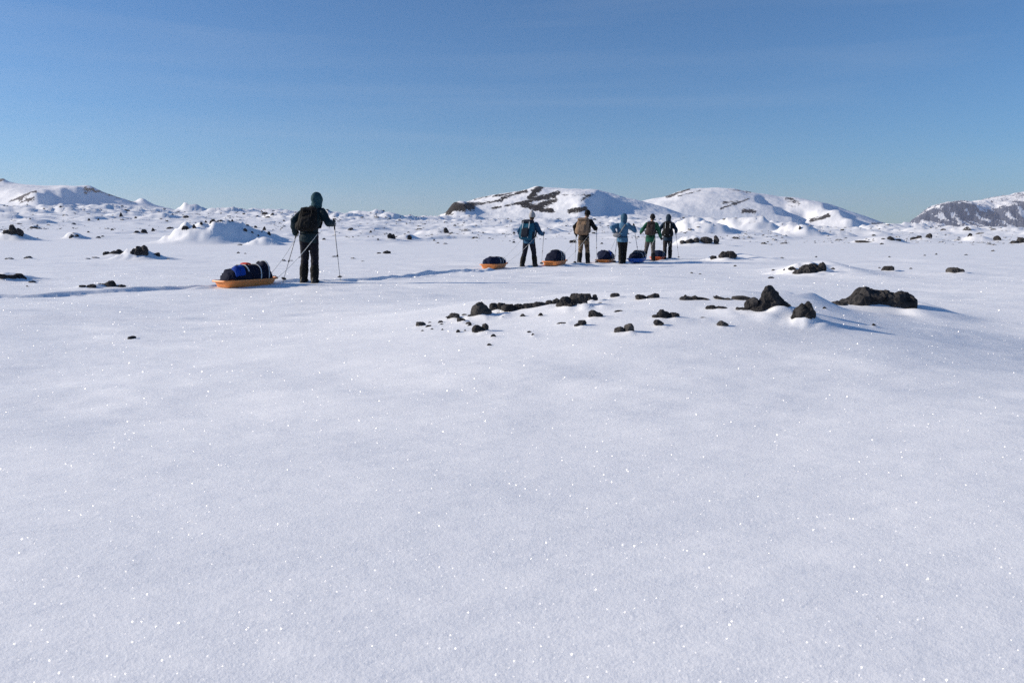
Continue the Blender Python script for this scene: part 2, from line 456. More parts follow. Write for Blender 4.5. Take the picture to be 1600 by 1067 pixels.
# ---------------------------------------------------------------- rocks traced from the photograph (pixels)
BR = [  # label, (u0, v0), blobs, material
 ('largest grey boulder, rounded and upright, at left end of the low rock ridge', (750, 498), [(748, 486, 14, 14), (757, 491, 12, 9), (737, 497, 9, 4)], M_ROCK2),
 ('two-humped dark rock just right of the largest grey boulder', (778, 486), [(772, 481, 8, 7), (784, 479, 8, 7), (778, 484, 13, 4)], M_ROCK),
 ('long low crusty lava rib in the middle of the rock ridge', (820, 485), [(796, 483, 11, 3), (812, 482, 12, 4.2), (828, 481, 12, 5.2), (843, 481, 10, 4)], M_ROCK),
 ('sloping dark lava rib climbing toward the ridge top', (857, 480), [(851, 478, 11, 4.5), (861, 475, 10, 4.8), (869, 472, 7, 5)], M_ROCK),
 ('tallest jagged lava block on the low rock ridge', (895, 481), [(884, 472, 12, 8), (897, 467, 10, 10), (905, 472, 10, 11), (893, 477, 24, 5), (912, 468, 7, 7)], M_ROCK),
 ('knobbly dark rock closing the right end of the low rock ridge', (922, 472), [(918, 464, 5, 6), (930, 462, 5, 4), (924, 468, 10, 4)], M_ROCK),
 ('dark twin-lobed rock standing in snow below the largest grey boulder', (752, 520), [(746, 514, 9, 6), (758, 513, 6, 7), (751, 517, 12, 4)], M_ROCK),
 ('squat brown rock left of the largest grey boulder', (708, 498), [(709, 495, 9, 5), (701, 496, 5, 3)], M_ROCK2),
 ('low rock tucked against the foot of the largest grey boulder', (720, 504), [(720, 500, 8, 4)], M_ROCK),
 ('flat grey-brown stone at the far left of the rock scatter', (656, 510), [(656, 507, 9, 4)], M_ROCK2),
 ('pointed dark stone below the right end of the rock ridge', (929, 497), [(927, 491, 9, 6), (936, 493, 6, 4)], M_ROCK),
 ('small wedge-shaped stone below the tallest ridge block', (910, 510), [(910, 505, 7, 5), (902, 508, 5, 2)], M_ROCK),
 ('grey lumpy rock, lowest of the scatter below the ridge', (976, 521), [(969, 516, 8, 5), (983, 513, 8, 7)], M_ROCK2),
 ('small dark knob in snow just right of the rock ridge', (961, 465), [(961, 462, 8, 4)], M_ROCK),
 ('long flat dark rock halfway between the ridge and the rock tower', (1013, 468), [(1004, 466, 12, 2.5), (1022, 465, 10, 4)], M_ROCK),
 ('wide dark rock with two points left of the rock tower', (1041, 498), [(1037, 492, 11, 7), (1054, 493, 9, 4), (1026, 496, 7, 3)], M_ROCK),
 ('small round dark stone under the wide two-pointed rock', (1030, 510), [(1030, 505, 9, 5)], M_ROCK),
 ('low flat dark rock beside the left foot of the rock tower', (1120, 485), [(1112, 482, 9, 4), (1128, 483, 10, 3)], M_ROCK),
 ('small brown stone in snow below the rock tower', (1131, 510), [(1130, 506, 9, 4)], M_ROCK2),
 ('tall jagged lava tower with a broken left shoulder', (1195, 491), [(1203, 462, 11, 12), (1204, 470, 14, 14), (1214, 473, 13, 12), (1200, 480, 16, 12), (1176, 477, 10, 9), (1184, 485, 18, 8), (1163, 486, 12, 5), (1175, 492, 12, 5), (1226, 478, 9, 7), (1232, 482, 6, 4)], M_ROCK),
 ('upright blocky lava stump right of the jagged tower', (1256, 506), [(1257, 494, 15, 14), (1264, 482, 9, 10), (1252, 487, 11, 11), (1246, 499, 8, 7), (1265, 497, 9, 12)], M_ROCK),
 ('wide hump-backed lava outcrop with a snow tail at right', (1362, 487), [(1365, 470, 27, 17), (1345, 475, 24, 12), (1385, 473, 24, 15), (1406, 474, 17, 13), (1325, 482, 20, 6), (1392, 482, 22, 8), (1358, 463, 12, 9)], M_ROCK),
 ('dark lava outcrop with a long snow tail in front of the far plain', (1266, 428), [(1264, 422, 15, 5), (1276, 420, 12, 6), (1282, 414, 8, 4), (1250, 426, 9, 3)], M_ROCK),
 ('dark low stone in open snow right of the tailed outcrop', (1389, 424), [(1389, 421, 9, 4)], M_ROCK),
 ('grey triangular stone alone in snow near the right edge', (1496, 427), [(1496, 424, 11, 4.5)], M_ROCK2),
 ('flat-topped lava block with snow against its foot, right of the hikers', (1138, 404), [(1131, 399, 6, 6), (1142, 398, 9, 5)], M_ROCK),
 ('small dark rock just left of the flat-topped lava block', (1115, 406), [(1115, 403, 5, 3.5)], M_ROCK),
 ('arched dark rock crowning the snow mound left of the orange sled', (213, 399), [(209, 394, 5, 5), (215, 388, 7, 4), (224, 388, 5, 3)], M_ROCK),
 ('thin dark rock rib left of the arched rock on the mound', (177, 400), [(168, 398, 5, 3), (178, 396, 7, 2.5), (186, 394, 5, 2.5)], M_ROCK),
 ('dark rock on the lee slope of the snow mound, facing right', (246, 402), [(245, 400, 4, 5)], M_ROCK),
 ('craggy dark rock on the snow mound at the left edge', (15, 368), [(12, 364, 6, 5), (19, 358, 4, 4), (28, 362, 4, 4)], M_ROCK),
 ('black rock lump cut by the left edge above the sled track', (2, 437), [(2, 434, 8, 4)], M_ROCK),
 ('black arched rock second from the left edge above the sled track', (16, 437), [(17, 434, 6, 4)], M_ROCK),
 ('larger black arched rock third from the left edge above the sled track', (29, 437), [(27, 433, 6, 4), (34, 435, 4, 3)], M_ROCK),
 ('thin dark rock strip beside the sled track, left one of the pair', (135, 450), [(129, 448, 5, 2), (141, 448, 6, 2)], M_ROCK),
 ('slanting dark rock strip beside the sled track, right one of the pair', (168, 449), [(160, 447, 7, 2), (172, 444.5, 6, 2.5), (182, 449.5, 9, 2)], M_ROCK),
 ('single small dark stone alone in the left foreground snow', (205, 530), [(205, 528, 6, 2.8)], M_ROCK),
 ('long dark lava rib on the snow bank right of the last hiker', (1090, 381), [(1067, 379, 4, 3), (1078, 378, 7, 4), (1089, 375, 5, 3), (1104, 373, 10, 2), (1119, 371, 4, 3)], M_ROCK),
 ('dark half-buried rock ridge with sharp teeth near the right plain', (1392, 378), [(1382, 376, 4, 3), (1392, 374, 6, 4), (1403, 376, 5, 2.5), (1358, 379, 14, 2)], M_ROCK),
 ('pointed black crag cluster in front of the far cliffs', (1443, 375), [(1438, 372, 4, 3), (1451, 371, 4, 5), (1429, 373, 4, 2)], M_ROCK),
 ('rounded dark boulder standing on the far right plain', (1560, 377), [(1560, 374, 5, 4.5)], M_ROCK),
 ('snow-flecked dark rock cut by the right edge', (1592, 382), [(1588, 380, 5, 3), (1597, 377, 6, 4)], M_ROCK),
 ('upright dark rock with snow on its right, behind the open plain', (611, 374), [(609, 370, 3.5, 5), (615, 368, 2.5, 3)], M_ROCK),
 ('dark triangular rock right of the snow-flanked upright one', (640, 375), [(639, 371, 4, 4)], M_ROCK),
 ('dark peaked rock mass on the plain left of the grey-hatted hiker', (694, 366), [(697, 360, 4, 4), (687, 365, 5, 3)], M_ROCK),
 ('flat black stone on open snow between lone hiker and group', (603, 397), [(604, 395, 6, 2), (592, 397, 3, 1)], M_ROCK),
 ('dark rock beside the camouflage trousers of the tan-pack hiker', (896, 380), [(894, 379, 4, 3), (898, 377, 3, 2.5)], M_ROCK),
]
SM = {
 'small dark stone scattered in snow around the largest grey boulder': [(664, 678, 507, 511), (726, 738, 502, 507), (712, 720, 514, 519), (668, 676, 502, 505), (684, 694, 500, 504), (683, 694, 505, 507.5), (672, 678, 512, 515), (658, 663, 515, 517), (688, 693, 513, 515.5), (766, 776, 521, 527), (760, 769, 536, 540), (720, 732, 490, 493), (695, 702, 494, 496), (730, 740, 505, 509), (724, 728, 514, 517), (753, 762, 495.5, 499), (774, 787, 488, 491)],
 'small dark stone in smooth snow just below the low rock ridge': [(780, 788, 493.5, 497), (812, 823, 489.5, 495), (839, 849, 488, 494), (818, 831, 516.5, 519.5), (828, 837, 520, 525), (955, 977, 484, 487.5), (870, 890, 503, 505.5), (940, 950, 467, 470), (934, 948, 472, 474)],
 'small dark stone in the snow around the jagged lava tower': [(1285, 1292, 479, 483), (1360, 1369, 505, 510), (1067, 1074, 460, 464), (1216, 1232, 490, 495), (1228, 1237, 474, 480), (1092, 1105, 495, 498), (1117, 1122, 461, 463)],
 'small dark stone lying in open snow near the tailed outcrop': [(1297, 1307, 417.5, 422), (1197, 1211, 432, 435.5), (1232, 1248, 416.5, 420), (1146, 1152, 414, 416.5), (1204, 1212, 420.5, 423), (1224, 1229, 420, 422), (1078, 1084, 425, 427.5), (1091, 1096, 427, 429), (1218, 1225, 401.5, 403.5), (1273, 1277, 400, 402), (1372, 1377, 417.5, 419.5), (1420, 1426, 418.5, 420.5), (1388, 1393, 400, 402), (1442, 1447, 398, 400), (1461, 1465, 395.5, 398), (1507, 1513, 397, 399), (1549, 1557, 390.5, 393), (1580, 1586, 505, 507)],
 'small dark stone on the snow right of the lone hiker': [(516, 529, 399, 401.5), (547, 557, 402, 404.5), (503, 510, 371, 375), (543, 553, 355, 360), (576, 581, 359.5, 363), (438, 448, 405, 408.5), (562, 572, 407, 409), (464, 474, 401, 403.5), (452, 458, 406, 408)],
 'small dark stone on snow between the shaded mound and the orange sled': [(371, 380, 381, 383.5), (370, 378, 393, 396.5), (259, 266, 403.5, 406.5), (223, 233, 393.5, 397), (381, 385, 395, 397)],
 'small dark rock along the top of the big shaded snow mound': [(259, 271, 354, 359), (284, 296, 336, 342), (284, 295, 352, 358), (328, 337, 342, 347), (338, 353, 343, 347), (360, 366, 342, 348), (410, 417, 353, 360), (300, 306, 350, 356), (312, 318, 346, 351), (320, 325, 344, 348), (383, 390, 350, 354), (396, 402, 352, 356), (392, 396, 361, 364), (402, 405, 366, 369), (408, 411, 360, 363), (417, 424, 361, 366), (380, 386, 356, 359), (353, 360, 344, 347)],
 'small dark rock on the far plain at the left': [(107, 117, 366, 371), (117, 125, 366, 371), (137, 142, 341, 346), (186, 192, 331, 340), (207, 219, 360, 366), (218, 230, 357.5, 365), (237, 244, 355.5, 362), (38, 50, 400, 404.5), (7, 21, 402.5, 406), (43, 56, 439, 442), (134, 142, 403, 405), (141, 154, 401, 403.5), (408, 420, 330.5, 336), (422, 429, 332, 337), (173, 178, 357, 360), (136, 141, 361, 364), (150, 157, 369, 372), (157, 163, 368, 370.5), (108, 118, 348, 351), (72, 80, 350.5, 353), (56, 60, 351, 354), (210, 214, 338, 341), (24, 34, 348.5, 351), (152, 155, 341, 344), (40, 44, 446, 448)],
 'small dark rock on the far plain behind the hikers': [(675, 681, 373, 377.5), (680, 689, 378, 381), (690, 701, 379, 382), (736, 749, 369, 373.5), (799, 805, 361, 365.5), (800, 806, 376.5, 379.5), (937, 943, 378.5, 381.5), (923, 931, 362, 365), (649, 661, 356, 360), (636, 643, 361.5, 364), (720, 738, 357, 360), (589, 594, 372, 375), (700, 712, 362, 366), (752, 760, 362, 365), (760, 768, 371, 373), (955, 962, 362, 364.5), (980, 987, 378, 380)],
 'small dark rock on the far plain at the right': [(1143, 1156, 369, 373.5), (1188, 1200, 378, 382), (1219, 1232, 378, 382), (1247, 1252, 352, 357.5), (1491, 1503, 373, 375.5), (1512, 1521, 364, 371), (1505, 1518, 354, 360), (1425, 1432, 370, 374), (1375, 1381, 379.5, 382), (1122, 1130, 382, 384), (1165, 1175, 370, 372.5), (1305, 1315, 373, 375.5), (1318, 1326, 371, 373), (1352, 1357, 372.5, 375), (1537, 1548, 380.5, 383), (1549, 1557, 381, 383.5), (1415, 1420, 372, 374), (1200, 1212, 381, 383), (1362, 1369, 366, 369), (1526, 1538, 363, 366), (1470, 1478, 357, 360), (1548, 1556, 357, 360)],
}

# snow banked up against the foot of each rock, higher on the lee side
BANKS = []
def _bank(u, v, w, h):
    p = hit(u, v, H); s = math.hypot(*p) / 1211
    BANKS.append((p[0] + 0.10 * w * s, p[1] - 0.10 * w * s, 0.62 * w * s, max(0.010, 0.27 * h * s)))
_todo = []
for lab, (u, v), bl, m in BR:
    x0, x1 = min(b[0] - b[2] for b in bl), max(b[0] + b[2] for b in bl); _todo.append(((x0 + x1) / 2, v, x1 - x0, v - min(b[1] - b[3] for b in bl)))
for lst in SM.values():
    for u0, u1, vt, vb in lst: _todo.append(((u0 + u1) / 2, vb, u1 - u0, (vb - vt) * 1.2))
for q in _todo: _bank(*q)
_Hbase = H
def H(x, y):
    x = np.asarray(x, dtype=np.float64); y = np.asarray(y, dtype=np.float64)
    z = _Hbase(x, y).copy()
    for cx, cy, w, h in BANKS:
        k = np.nonzero((np.abs(x - cx) < 3.0 * w) & (np.abs(y - cy) < 2.4 * w))
        if not len(k[0]): continue
        u, q = (x[k] - cx) / w, (y[k] - cy) / (0.8 * w)
        u = np.where(u > 0, u / 1.5, u)
        n = noise2(x[k] / (0.5 * w) + cx, y[k] / (0.5 * w), 71)
        z[k] += h * (1 + 0.6 * n) * np.exp(-(u * u + q * q))
    return z
# ---------------------------------------------------------------- one sheet of snow reaching past the hills
def geo(a, b, q): return np.geomspace(a, b, max(2, int(math.log(b / a) / q)), endpoint=False)
rr = np.concatenate([geo(0.25, 0.9, .05), geo(0.9, 8, .0095), geo(8, 34, .0042), geo(34, 900, .0086), geo(900, 12000, .08), [12000.0]])
HALF = math.radians(42)
aa = np.concatenate([np.linspace(-HALF, HALF, 640), np.linspace(HALF, 2 * math.pi - HALF, 74)[1:-1]])
na, nr = len(aa), len(rr)
X = rr[:, None] * np.sin(aa)[None, :]; Y = rr[:, None] * np.cos(aa)[None, :]
Z = H(X.ravel(), Y.ravel()).reshape(X.shape)
V = np.stack([X, Y, Z], -1).reshape(-1, 3)
V = np.concatenate([V, [[0, 0, zat(0, 0)]]])
i, j = np.meshgrid(np.arange(nr - 1), np.arange(na), indexing='ij')
jn = (j + 1) % na
F = np.stack([i * na + j, (i + 1) * na + j, (i + 1) * na + jn, i * na + jn], -1).reshape(-1, 4)
snow = bpy.data.meshes.new('snow_field')
k0 = np.arange(na); tri = np.stack([np.full(na, len(V) - 1), k0, (k0 + 1) % na], -1)
nf, ntri = len(F), len(tri)
snow.vertices.add(len(V)); snow.vertices.foreach_set('co', V.astype(np.float32).ravel())
snow.loops.add(nf * 4 + ntri * 3); snow.loops.foreach_set('vertex_index', np.concatenate([F.ravel(), tri.ravel()]).astype(np.int32))
snow.polygons.add(nf + ntri)
snow.polygons.foreach_set('loop_start', np.concatenate([np.arange(nf) * 4, nf * 4 + np.arange(ntri) * 3]).astype(np.int32))
snow.polygons.foreach_set('loop_total', np.concatenate([np.full(nf, 4), np.full(ntri, 3)]).astype(np.int32))
snow.update(calc_edges=True)
snow.polygons.foreach_set('use_smooth', np.full(nf + ntri, True))
snow.flip_normals()
tag(obj('snow_field', snow, M_SNOW), 'wide wind-drifted snow plain with sled tracks', None, None, 'structure')

# ---------------------------------------------------------------- hills and mountains: profiles at several depths, then relief
def hill(name, label, curves, px0, px1, mat, streaks, amp, L, ncol=420, nrow=150, steep=None, seed=3, stretch=1.0):
    px = np.linspace(px0, px1, ncol)
    ys = np.array([c[0] for c in curves], dtype=float)
    prof = []
    for (yy, pts) in curves:
        pts = np.array(pts, dtype=float)
        v = np.interp(px, pts[:, 0], pts[:, 1])
        ker = np.hanning(13)[1:-1]; ker /= ker.sum(); v = np.convolve(np.pad(v, 5, mode='edge'), ker, 'valid')
        prof.append(CAM_H + (HOR - v) / 1211 * yy)
    prof = np.array(prof)
    yv = np.linspace(ys[0], ys[-1], nrow)
    k = np.clip(np.searchsorted(ys, yv, side='right') - 1, 0, len(ys) - 2)
    t = (yv - ys[k]) / (ys[k + 1] - ys[k])
    Zh = prof[k] * (1 - t)[:, None] + prof[k + 1] * t[:, None]
    Xh = (px - 800)[None, :] / 1211 * yv[:, None]; Yh = np.repeat(yv[:, None], ncol, 1)
    top = np.interp(yv, ys, [0.35] + [1.0] * (len(ys) - 2) + [0.35])[:, None]
    n1 = fbm2(Xh / L, Yh / (L * stretch), 6, seed, 0.55)
    n2 = 1 - 2 * np.abs(fbm2(Xh / (L * .6) + 9, Yh / (L * .6 * stretch), 5, seed + 20, 0.55))
    Zh = Zh + amp * top * (0.6 * n1 + 0.4 * (n2 - 0.5))
    if steep: Zh = Zh + 15.0 * sstep(ys[1], ys[2], Yh) * sstep(ys[4], ys[3], Yh) * (1 - 2 * np.abs(fbm2(Xh / 120 + 0.4 * Yh / 120, Yh / 260, 5, seed + 90, 0.6)))
    vproj = HOR - (Zh - CAM_H) * 1211 / Yh
    pp = (Xh / Yh) * 1211 + 800
    rock = np.zeros_like(Zh)
    wob = 5.0 * fbm2(pp / 16, vproj / 7, 4, seed + 40)
    for (a, b, w, s) in streaks:
        ax, ay = a; bx, by = b
        L2 = (bx - ax) ** 2 + ((by - ay) * 1) ** 2 + 1e-6
        tt = np.clip(((pp - ax) * (bx - ax) + (vproj - ay) * (by - ay)) / L2, 0, 1)
        q = np.hypot(pp - ax - tt * (bx - ax), vproj - ay - tt * (by - ay))
        rock = np.maximum(rock, s * np.clip(1.25 - (q + 0.5 * wob) / w * 0.75, 0, 1))
    if steep:
        gy = np.gradient(Zh, yv, axis=0); gx = np.gradient(Zh, axis=1) / np.maximum(1e-6, np.gradient(Xh, axis=1))
        rock = np.maximum(rock, sstep(steep[0], steep[1], np.hypot(gx, gy) + steep[2] * n1) * (0.42 + 0.58 * sstep(-0.30, 0.05, fbm2(Xh / 60 + Yh / 110, Yh / 120, 5, seed + 80, 0.6))))
    Zh = Zh + amp * 0.30 * rock * fbm2(Xh / (L * .12), Yh / (L * .12), 4, seed + 60, 0.6)
    Vh = np.stack([Xh, Yh, Zh], -1).reshape(-1, 3)
    # skirt into the ground
    a, b = np.meshgrid(np.arange(nrow - 1), np.arange(ncol - 1), indexing='ij')
    Fh = np.stack([a * ncol + b, a * ncol + b + 1, (a + 1) * ncol + b + 1, (a + 1) * ncol + b], -1).reshape(-1, 4)
    me = mesh_np(name, Vh, Fh)
    at = me.attributes.new('rock', 'FLOAT', 'POINT'); at.data.foreach_set('value', rock.ravel().astype(np.float32))
    return tag(obj(name, me, mat), label, None, None, 'structure')

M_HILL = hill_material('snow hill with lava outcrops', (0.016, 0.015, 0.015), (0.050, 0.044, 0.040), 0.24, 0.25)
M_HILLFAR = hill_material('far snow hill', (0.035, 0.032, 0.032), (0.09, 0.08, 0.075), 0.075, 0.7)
M_CLIFF = hill_material('haze-tinted cliff mountain', (0.062, 0.075, 0.112), (0.15, 0.168, 0.215), 0.016, 5.0)  # grey rock with the blue of distant haze and shade mixed into its colour

hill('hill', 'rounded snowy hill with dark lava ribs and a blue shaded flank', [
    (860, [(670, 352), (1110, 352)]),
    (905, [(670, 345), (697, 334), (702, 327), (712, 321), (728, 320), (738, 331), (770, 333), (815, 331), (850, 330), (890, 324), (904, 318), (914, 320), (938, 335), (975, 340), (1062, 343), (1110, 346)]),
    (945, [(670, 345), (698, 333), (708, 318), (722, 315), (735, 319), (746, 322), (775, 319), (812, 316), (838, 315), (858, 314), (895, 306), (912, 306), (922, 308), (942, 325), (975, 333), (1020, 337), (1066, 342), (1110, 344)]),
    (985, [(670, 345), (700, 335), (720, 318), (745, 313), (772, 308), (800, 305), (822, 301), (838, 299), (860, 301), (905, 299), (930, 301.5), (943, 311), (985, 325), (1025, 334), (1066, 341), (1110, 344)]),
    (1040, [(670, 345), (700, 337), (722, 322), (745, 311.5), (770, 306), (800, 302), (826, 297), (838, 292.5), (850, 294.5), (900, 296), (930, 298), (960, 305), (1000, 315), (1040, 326), (1064, 335), (1110, 344)]),
    (1300, [(670, 348), (760, 325), (850, 315), (960, 322), (1064, 340), (1110, 346)])],
    672, 1108, M_HILL,
    [((700, 331), (712, 321), 7, 1), ((712, 326), (736, 323), 7, 1), ((845, 294), (826, 311), 4.0, 1), ((842, 296), (832, 300), 4, 1),
     ((872, 303), (824, 316), 3.0, .95), ((824, 316), (770, 326), 2.2, .9), ((818, 320), (845, 327), 5.5, .95), ((828, 312), (866, 308), 3.2, .9),
     ((842, 322), (868, 314), 4, .85), ((846, 329), (862, 330), 4, .95), ((888, 331), (914, 327), 3.5, .9), ((908, 314), (922, 306), 2.0, .7), ((740, 320), (785, 314), 2.2, .8), ((785, 310), (822, 300), 2.8, .8),
     ((770, 308), (800, 303), 1.6, .75), ((742, 313), (768, 307), 1.4, .7), ((878, 306), (930, 306), 1.3, .6), ((795, 322), (835, 310), 1.3, .75)],
    2.2, 46.0, 420, 140)
hill('hill', 'long snowy hill rising behind the last hikers, shaded on its right', [
    (1700, [(960, 362), (1440, 366)]),
    (1780, [(960, 350), (1000, 330), (1060, 326), (1150, 331), (1215, 337), (1238, 340), (1250, 352), (1275, 355), (1300, 350), (1322, 343), (1332, 344), (1345, 356), (1380, 359), (1440, 362)]),
    (1880, [(960, 345), (1000, 320), (1036, 316), (1100, 314), (1150, 318), (1185, 320), (1208, 324), (1222, 339), (1256, 346), (1275, 336), (1300, 329), (1311, 330), (1323, 343), (1340, 351), (1370, 355), (1440, 362)]),
    (2000, [(960, 345), (995, 317), (1036, 311), (1060, 304), (1100, 303), (1150, 307), (1178, 311), (1190, 321), (1225, 325), (1260, 318), (1284, 320), (1298, 332), (1346, 342), (1382, 352), (1440, 362)]),
    (2120, [(960, 345), (990, 317), (1020, 311), (1036, 309), (1074, 296.5), (1110, 295.5), (1143, 296), (1172, 302), (1200, 305.5), (1223, 308), (1250, 311), (1274, 315), (1300, 322), (1320, 329), (1346, 337), (1372, 346), (1400, 355), (1440, 362)]),
    (2700, [(960, 350), (1100, 318), (1250, 328), (1400, 358), (1440, 364)])],
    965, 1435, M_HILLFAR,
    [((1040, 309), (1075, 297), 2.2, .8), ((1058, 308), (1092, 299), 1.6, .75), ((1125, 326), (1168, 312), 1.8, .8), ((1128, 318), (1150, 316), 2.2, .6), ((1160, 330), (1178, 332), 3, .8),
     ((1226, 311), (1245, 318), 4, .7), ((1266, 346), (1292, 338), 3, .8), ((1230, 322), (1240, 324), 2, .7), ((1362, 350), (1385, 351), 3, .6), ((1135, 297), (1170, 302), .9, .6)],
    4.2, 120.0, 420, 120)
hill('mountain', 'far snowy mountain at the left edge with a blue shaded face', [
    (2450, [(-430, 346), (-320, 322), (-200, 345), (300, 345)]),
    (2550, [(-430, 346), (-320, 322), (-200, 320), (0, 322), (28, 316), (52, 304), (63, 301), (70, 306), (84, 320), (120, 326), (200, 330), (300, 334)]),
    (2720, [(-430, 346), (-320, 322), (-200, 305), (0, 306), (20, 302), (40, 301), (62, 302), (78, 303), (87, 312), (116, 322), (160, 326), (200, 328), (300, 334)]),
    (2880, [(-430, 346), (-320, 322), (-200, 296), (0, 293), (30, 294), (80, 297), (104, 297.5), (113, 307), (142, 319), (175, 324), (205, 326), (300, 334)]),
    (2950, [(-430, 346), (-320, 322), (-200, 292), (0, 288), (30, 290), (80, 294), (112, 293), (128, 293), (137, 302), (165, 313), (205, 323), (300, 334)]),
    (3000, [(-430, 346), (-320, 322), (-200, 290), (-40, 288), (0, 283.5), (7, 282), (12, 278.5), (18, 283), (28, 286), (48, 289.5), (80, 292), (108, 291), (125, 292), (144, 290), (152, 293), (164, 300), (184, 308), (206, 315), (216, 319), (240, 325), (300, 334)]),
    (3500, [(-430, 346), (-320, 322), (-200, 300), (0, 300), (150, 315), (216, 316), (223, 309), (232, 313), (246, 321), (300, 334)]),
    (3700, [(-430, 346), (-320, 322), (-200, 330), (300, 340)])],
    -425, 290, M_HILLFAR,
    [((17, 317), (40, 309), 2.2, .8), ((38, 315), (58, 312), 4.0, .75), ((36, 309), (62, 301), 1.3, .8), ((140, 296), (156, 300), 4, .7), ((138, 303), (146, 300), 2, .7), ((150, 298), (175, 306), 2, .55),
     ((8, 283), (15, 280), 3, .8), ((160, 300), (215, 318), 1.2, .6)],
    5.5, 160.0, 460, 110)
hill('mountain', 'flat-topped far mountain with hazy grey cliffs at the right edge', [
    (6300, [(1380, 372), (1800, 372), (2000, 374)]),
    (6500, [(1380, 368), (1420, 361), (1500, 361), (1560, 361), (1600, 360), (1660, 358), (1800, 356), (1900, 330), (2000, 372)]),
    (6720, [(1380, 368), (1412, 357), (1440, 347), (1480, 345), (1520, 346), (1560, 345), (1600, 343), (1660, 340), (1800, 338), (1900, 330), (2000, 372)]),
    (6800, [(1380, 368), (1414, 354), (1440, 333), (1462, 325), (1490, 321), (1510, 321), (1530, 329), (1552, 334), (1575, 325), (1600, 319), (1660, 314), (1800, 312), (1900, 330), (2000, 372)]),
    (7100, [(1380, 368), (1416, 352), (1440, 330), (1452, 323), (1480, 318), (1500, 315), (1530, 313), (1560, 312), (1585, 311), (1600, 309), (1660, 302), (1800, 298), (1900, 330), (2000, 372)]),
    (7800, [(1380, 368), (1420, 355), (1480, 325), (1530, 314), (1560, 308.5), (1580, 304), (1600, 299), (1640, 292), (1700, 286), (1800, 282), (1900, 330), (2000, 372)]),
    (9000, [(1380, 372), (1480, 345), (1600, 315), (1800, 300), (1900, 330), (2000, 372)])],
    1384, 1990, M_CLIFF, [], 34.0, 190.0, 480, 140, steep=(0.24, 0.58, 0.55), stretch=2.5)
# ================================================================ LAVA ROCKS
rng = np.random.default_rng(11)
def roughen(me, size, seed, big=0.16, mid=0.09, fine=0.035):
    """lava relief: broad facets, clinker lumps, crust"""
    for amp, sc, ridg in ((big, 1.3, False), (mid, 3.4, True), (fine, 9.0, True)):
        v, n = get_co(me), get_no(me)
        f = fbm3(v, sc / size, 3, seed + int(sc * 7), 0.55, ridg)
        set_co(me, v + n * (amp * size * f)[:, None])
    return me
def blob_rock(name, blobs, dist, u0, v0, mat, seed, label, voxel=None, lean=0.0, rough=1.0):
    """blobs in photograph pixels (centre x, centre y, radius x, radius y[, depth offset m]); the rock stands where pixel (u0, v0) meets the snow"""
    p0 = hit(u0, v0, _Hbase); o = Vector((p0[0], p0[1], float(_Hbase(p0[:1], p0[1:])[0]))); s = math.hypot(o.x, o.y) / 1211
    bm = bmesh.new(); ext = 0
    for k, b in enumerate(blobs):
        cx, cy, rx, ry = b[:4]; dy = b[4] if len(b) > 4 else 0.0
        dx, dz = (cx - u0) * s, (v0 - cy) * s
        rx, rz = rx * s, ry * s
        rot = Matrix.Rotation(random.Random(seed * 31 + k).uniform(-.25, .25), 3, 'Y') @ Matrix.Rotation(random.Random(seed * 17 + k).uniform(-.5, .5), 3, 'Z')
        zt = dz + rz; zb = min(dz - rz, -0.25 * zt)                     # every piece is rooted below the snow
        crag(bm, (dx, dy + max(rx, rz) * 0.45, (zt + zb) / 2), (rx * 0.96, max(rx, rz) * 0.85, (zt - zb) / 2 * 0.98), seed * 7 + k, 4, rot, 13, 0.85); ext = max(ext, abs(dx) + rx, rz)
    size = ext
    me = remesh(bm, voxel or max(size * 0.022, 0.005), 0)
    roughen(me, min(size, 0.45) * 1.0, seed, 0.14 * rough, 0.065 * rough, 0.04 * rough)
    me = facet(me, 0.085)
    r = obj(name, me, mat, None, o)
    tag(r, label, 'rock')
    return r
random.seed(4)
for k, (lab, (u, v), bl, m) in enumerate(BR):
    blob_rock('lava_rock', bl, None, u, v, m, k * 13 + 5, lab)
# low crack of bare lava between the ridge and the tower
blob_rock('lava_rib', [(1075, 467.5, 12, 1.1), (1100, 467.2, 16, 1.2), (1130, 466.8, 16, 1.2), (1158, 466.2, 14, 1.6)], None, 1115, 468.3, M_ROCK, 903,
          'thin bare lava edge lying in snow behind the rock tower', voxel=0.012, rough=0.6)

# ---- small stones: a few shared meshes, one object each
STONES = []
for k in range(7):
    bm = bmesh.new()
    for q in range(random.choice((1, 2, 3))):
        crag(bm, (random.uniform(-.6, .6) * (q > 0), random.uniform(-.25, .25), random.uniform(-.1, .1)), (random.uniform(.5, .95), random.uniform(.5, .8), random.uniform(.55, .9)), 700 + k * 5 + q, 3, None, 9)
    me = remesh(bm, 0.06, 0); roughen(me, 1.0, 300 + k * 9, 0.24, 0.16, 0.08); me = facet(me, 0.22)
    c = get_co(me); c[:, 2] /= c[:, 2].max(); tp = (1 - 0.34 * np.clip(c[:, 2], -0.3, 1))[:, None]; c[:, :2] *= tp; c[:, 0] /= np.abs(c[:, 0]).max(); c[:, 2] /= c[:, 2].max(); c[:, 1] /= np.abs(c[:, 1]).max(); set_co(me, c)
    me.materials.append(M_ROCK if k % 3 else M_ROCK2); me.name = 'stone'
    STONES.append(me)
STONES_FAR = []
for me in STONES:
    m2 = me.copy(); m2.materials.clear(); m2.materials.append(M_ROCKS); STONES_FAR.append(m2)
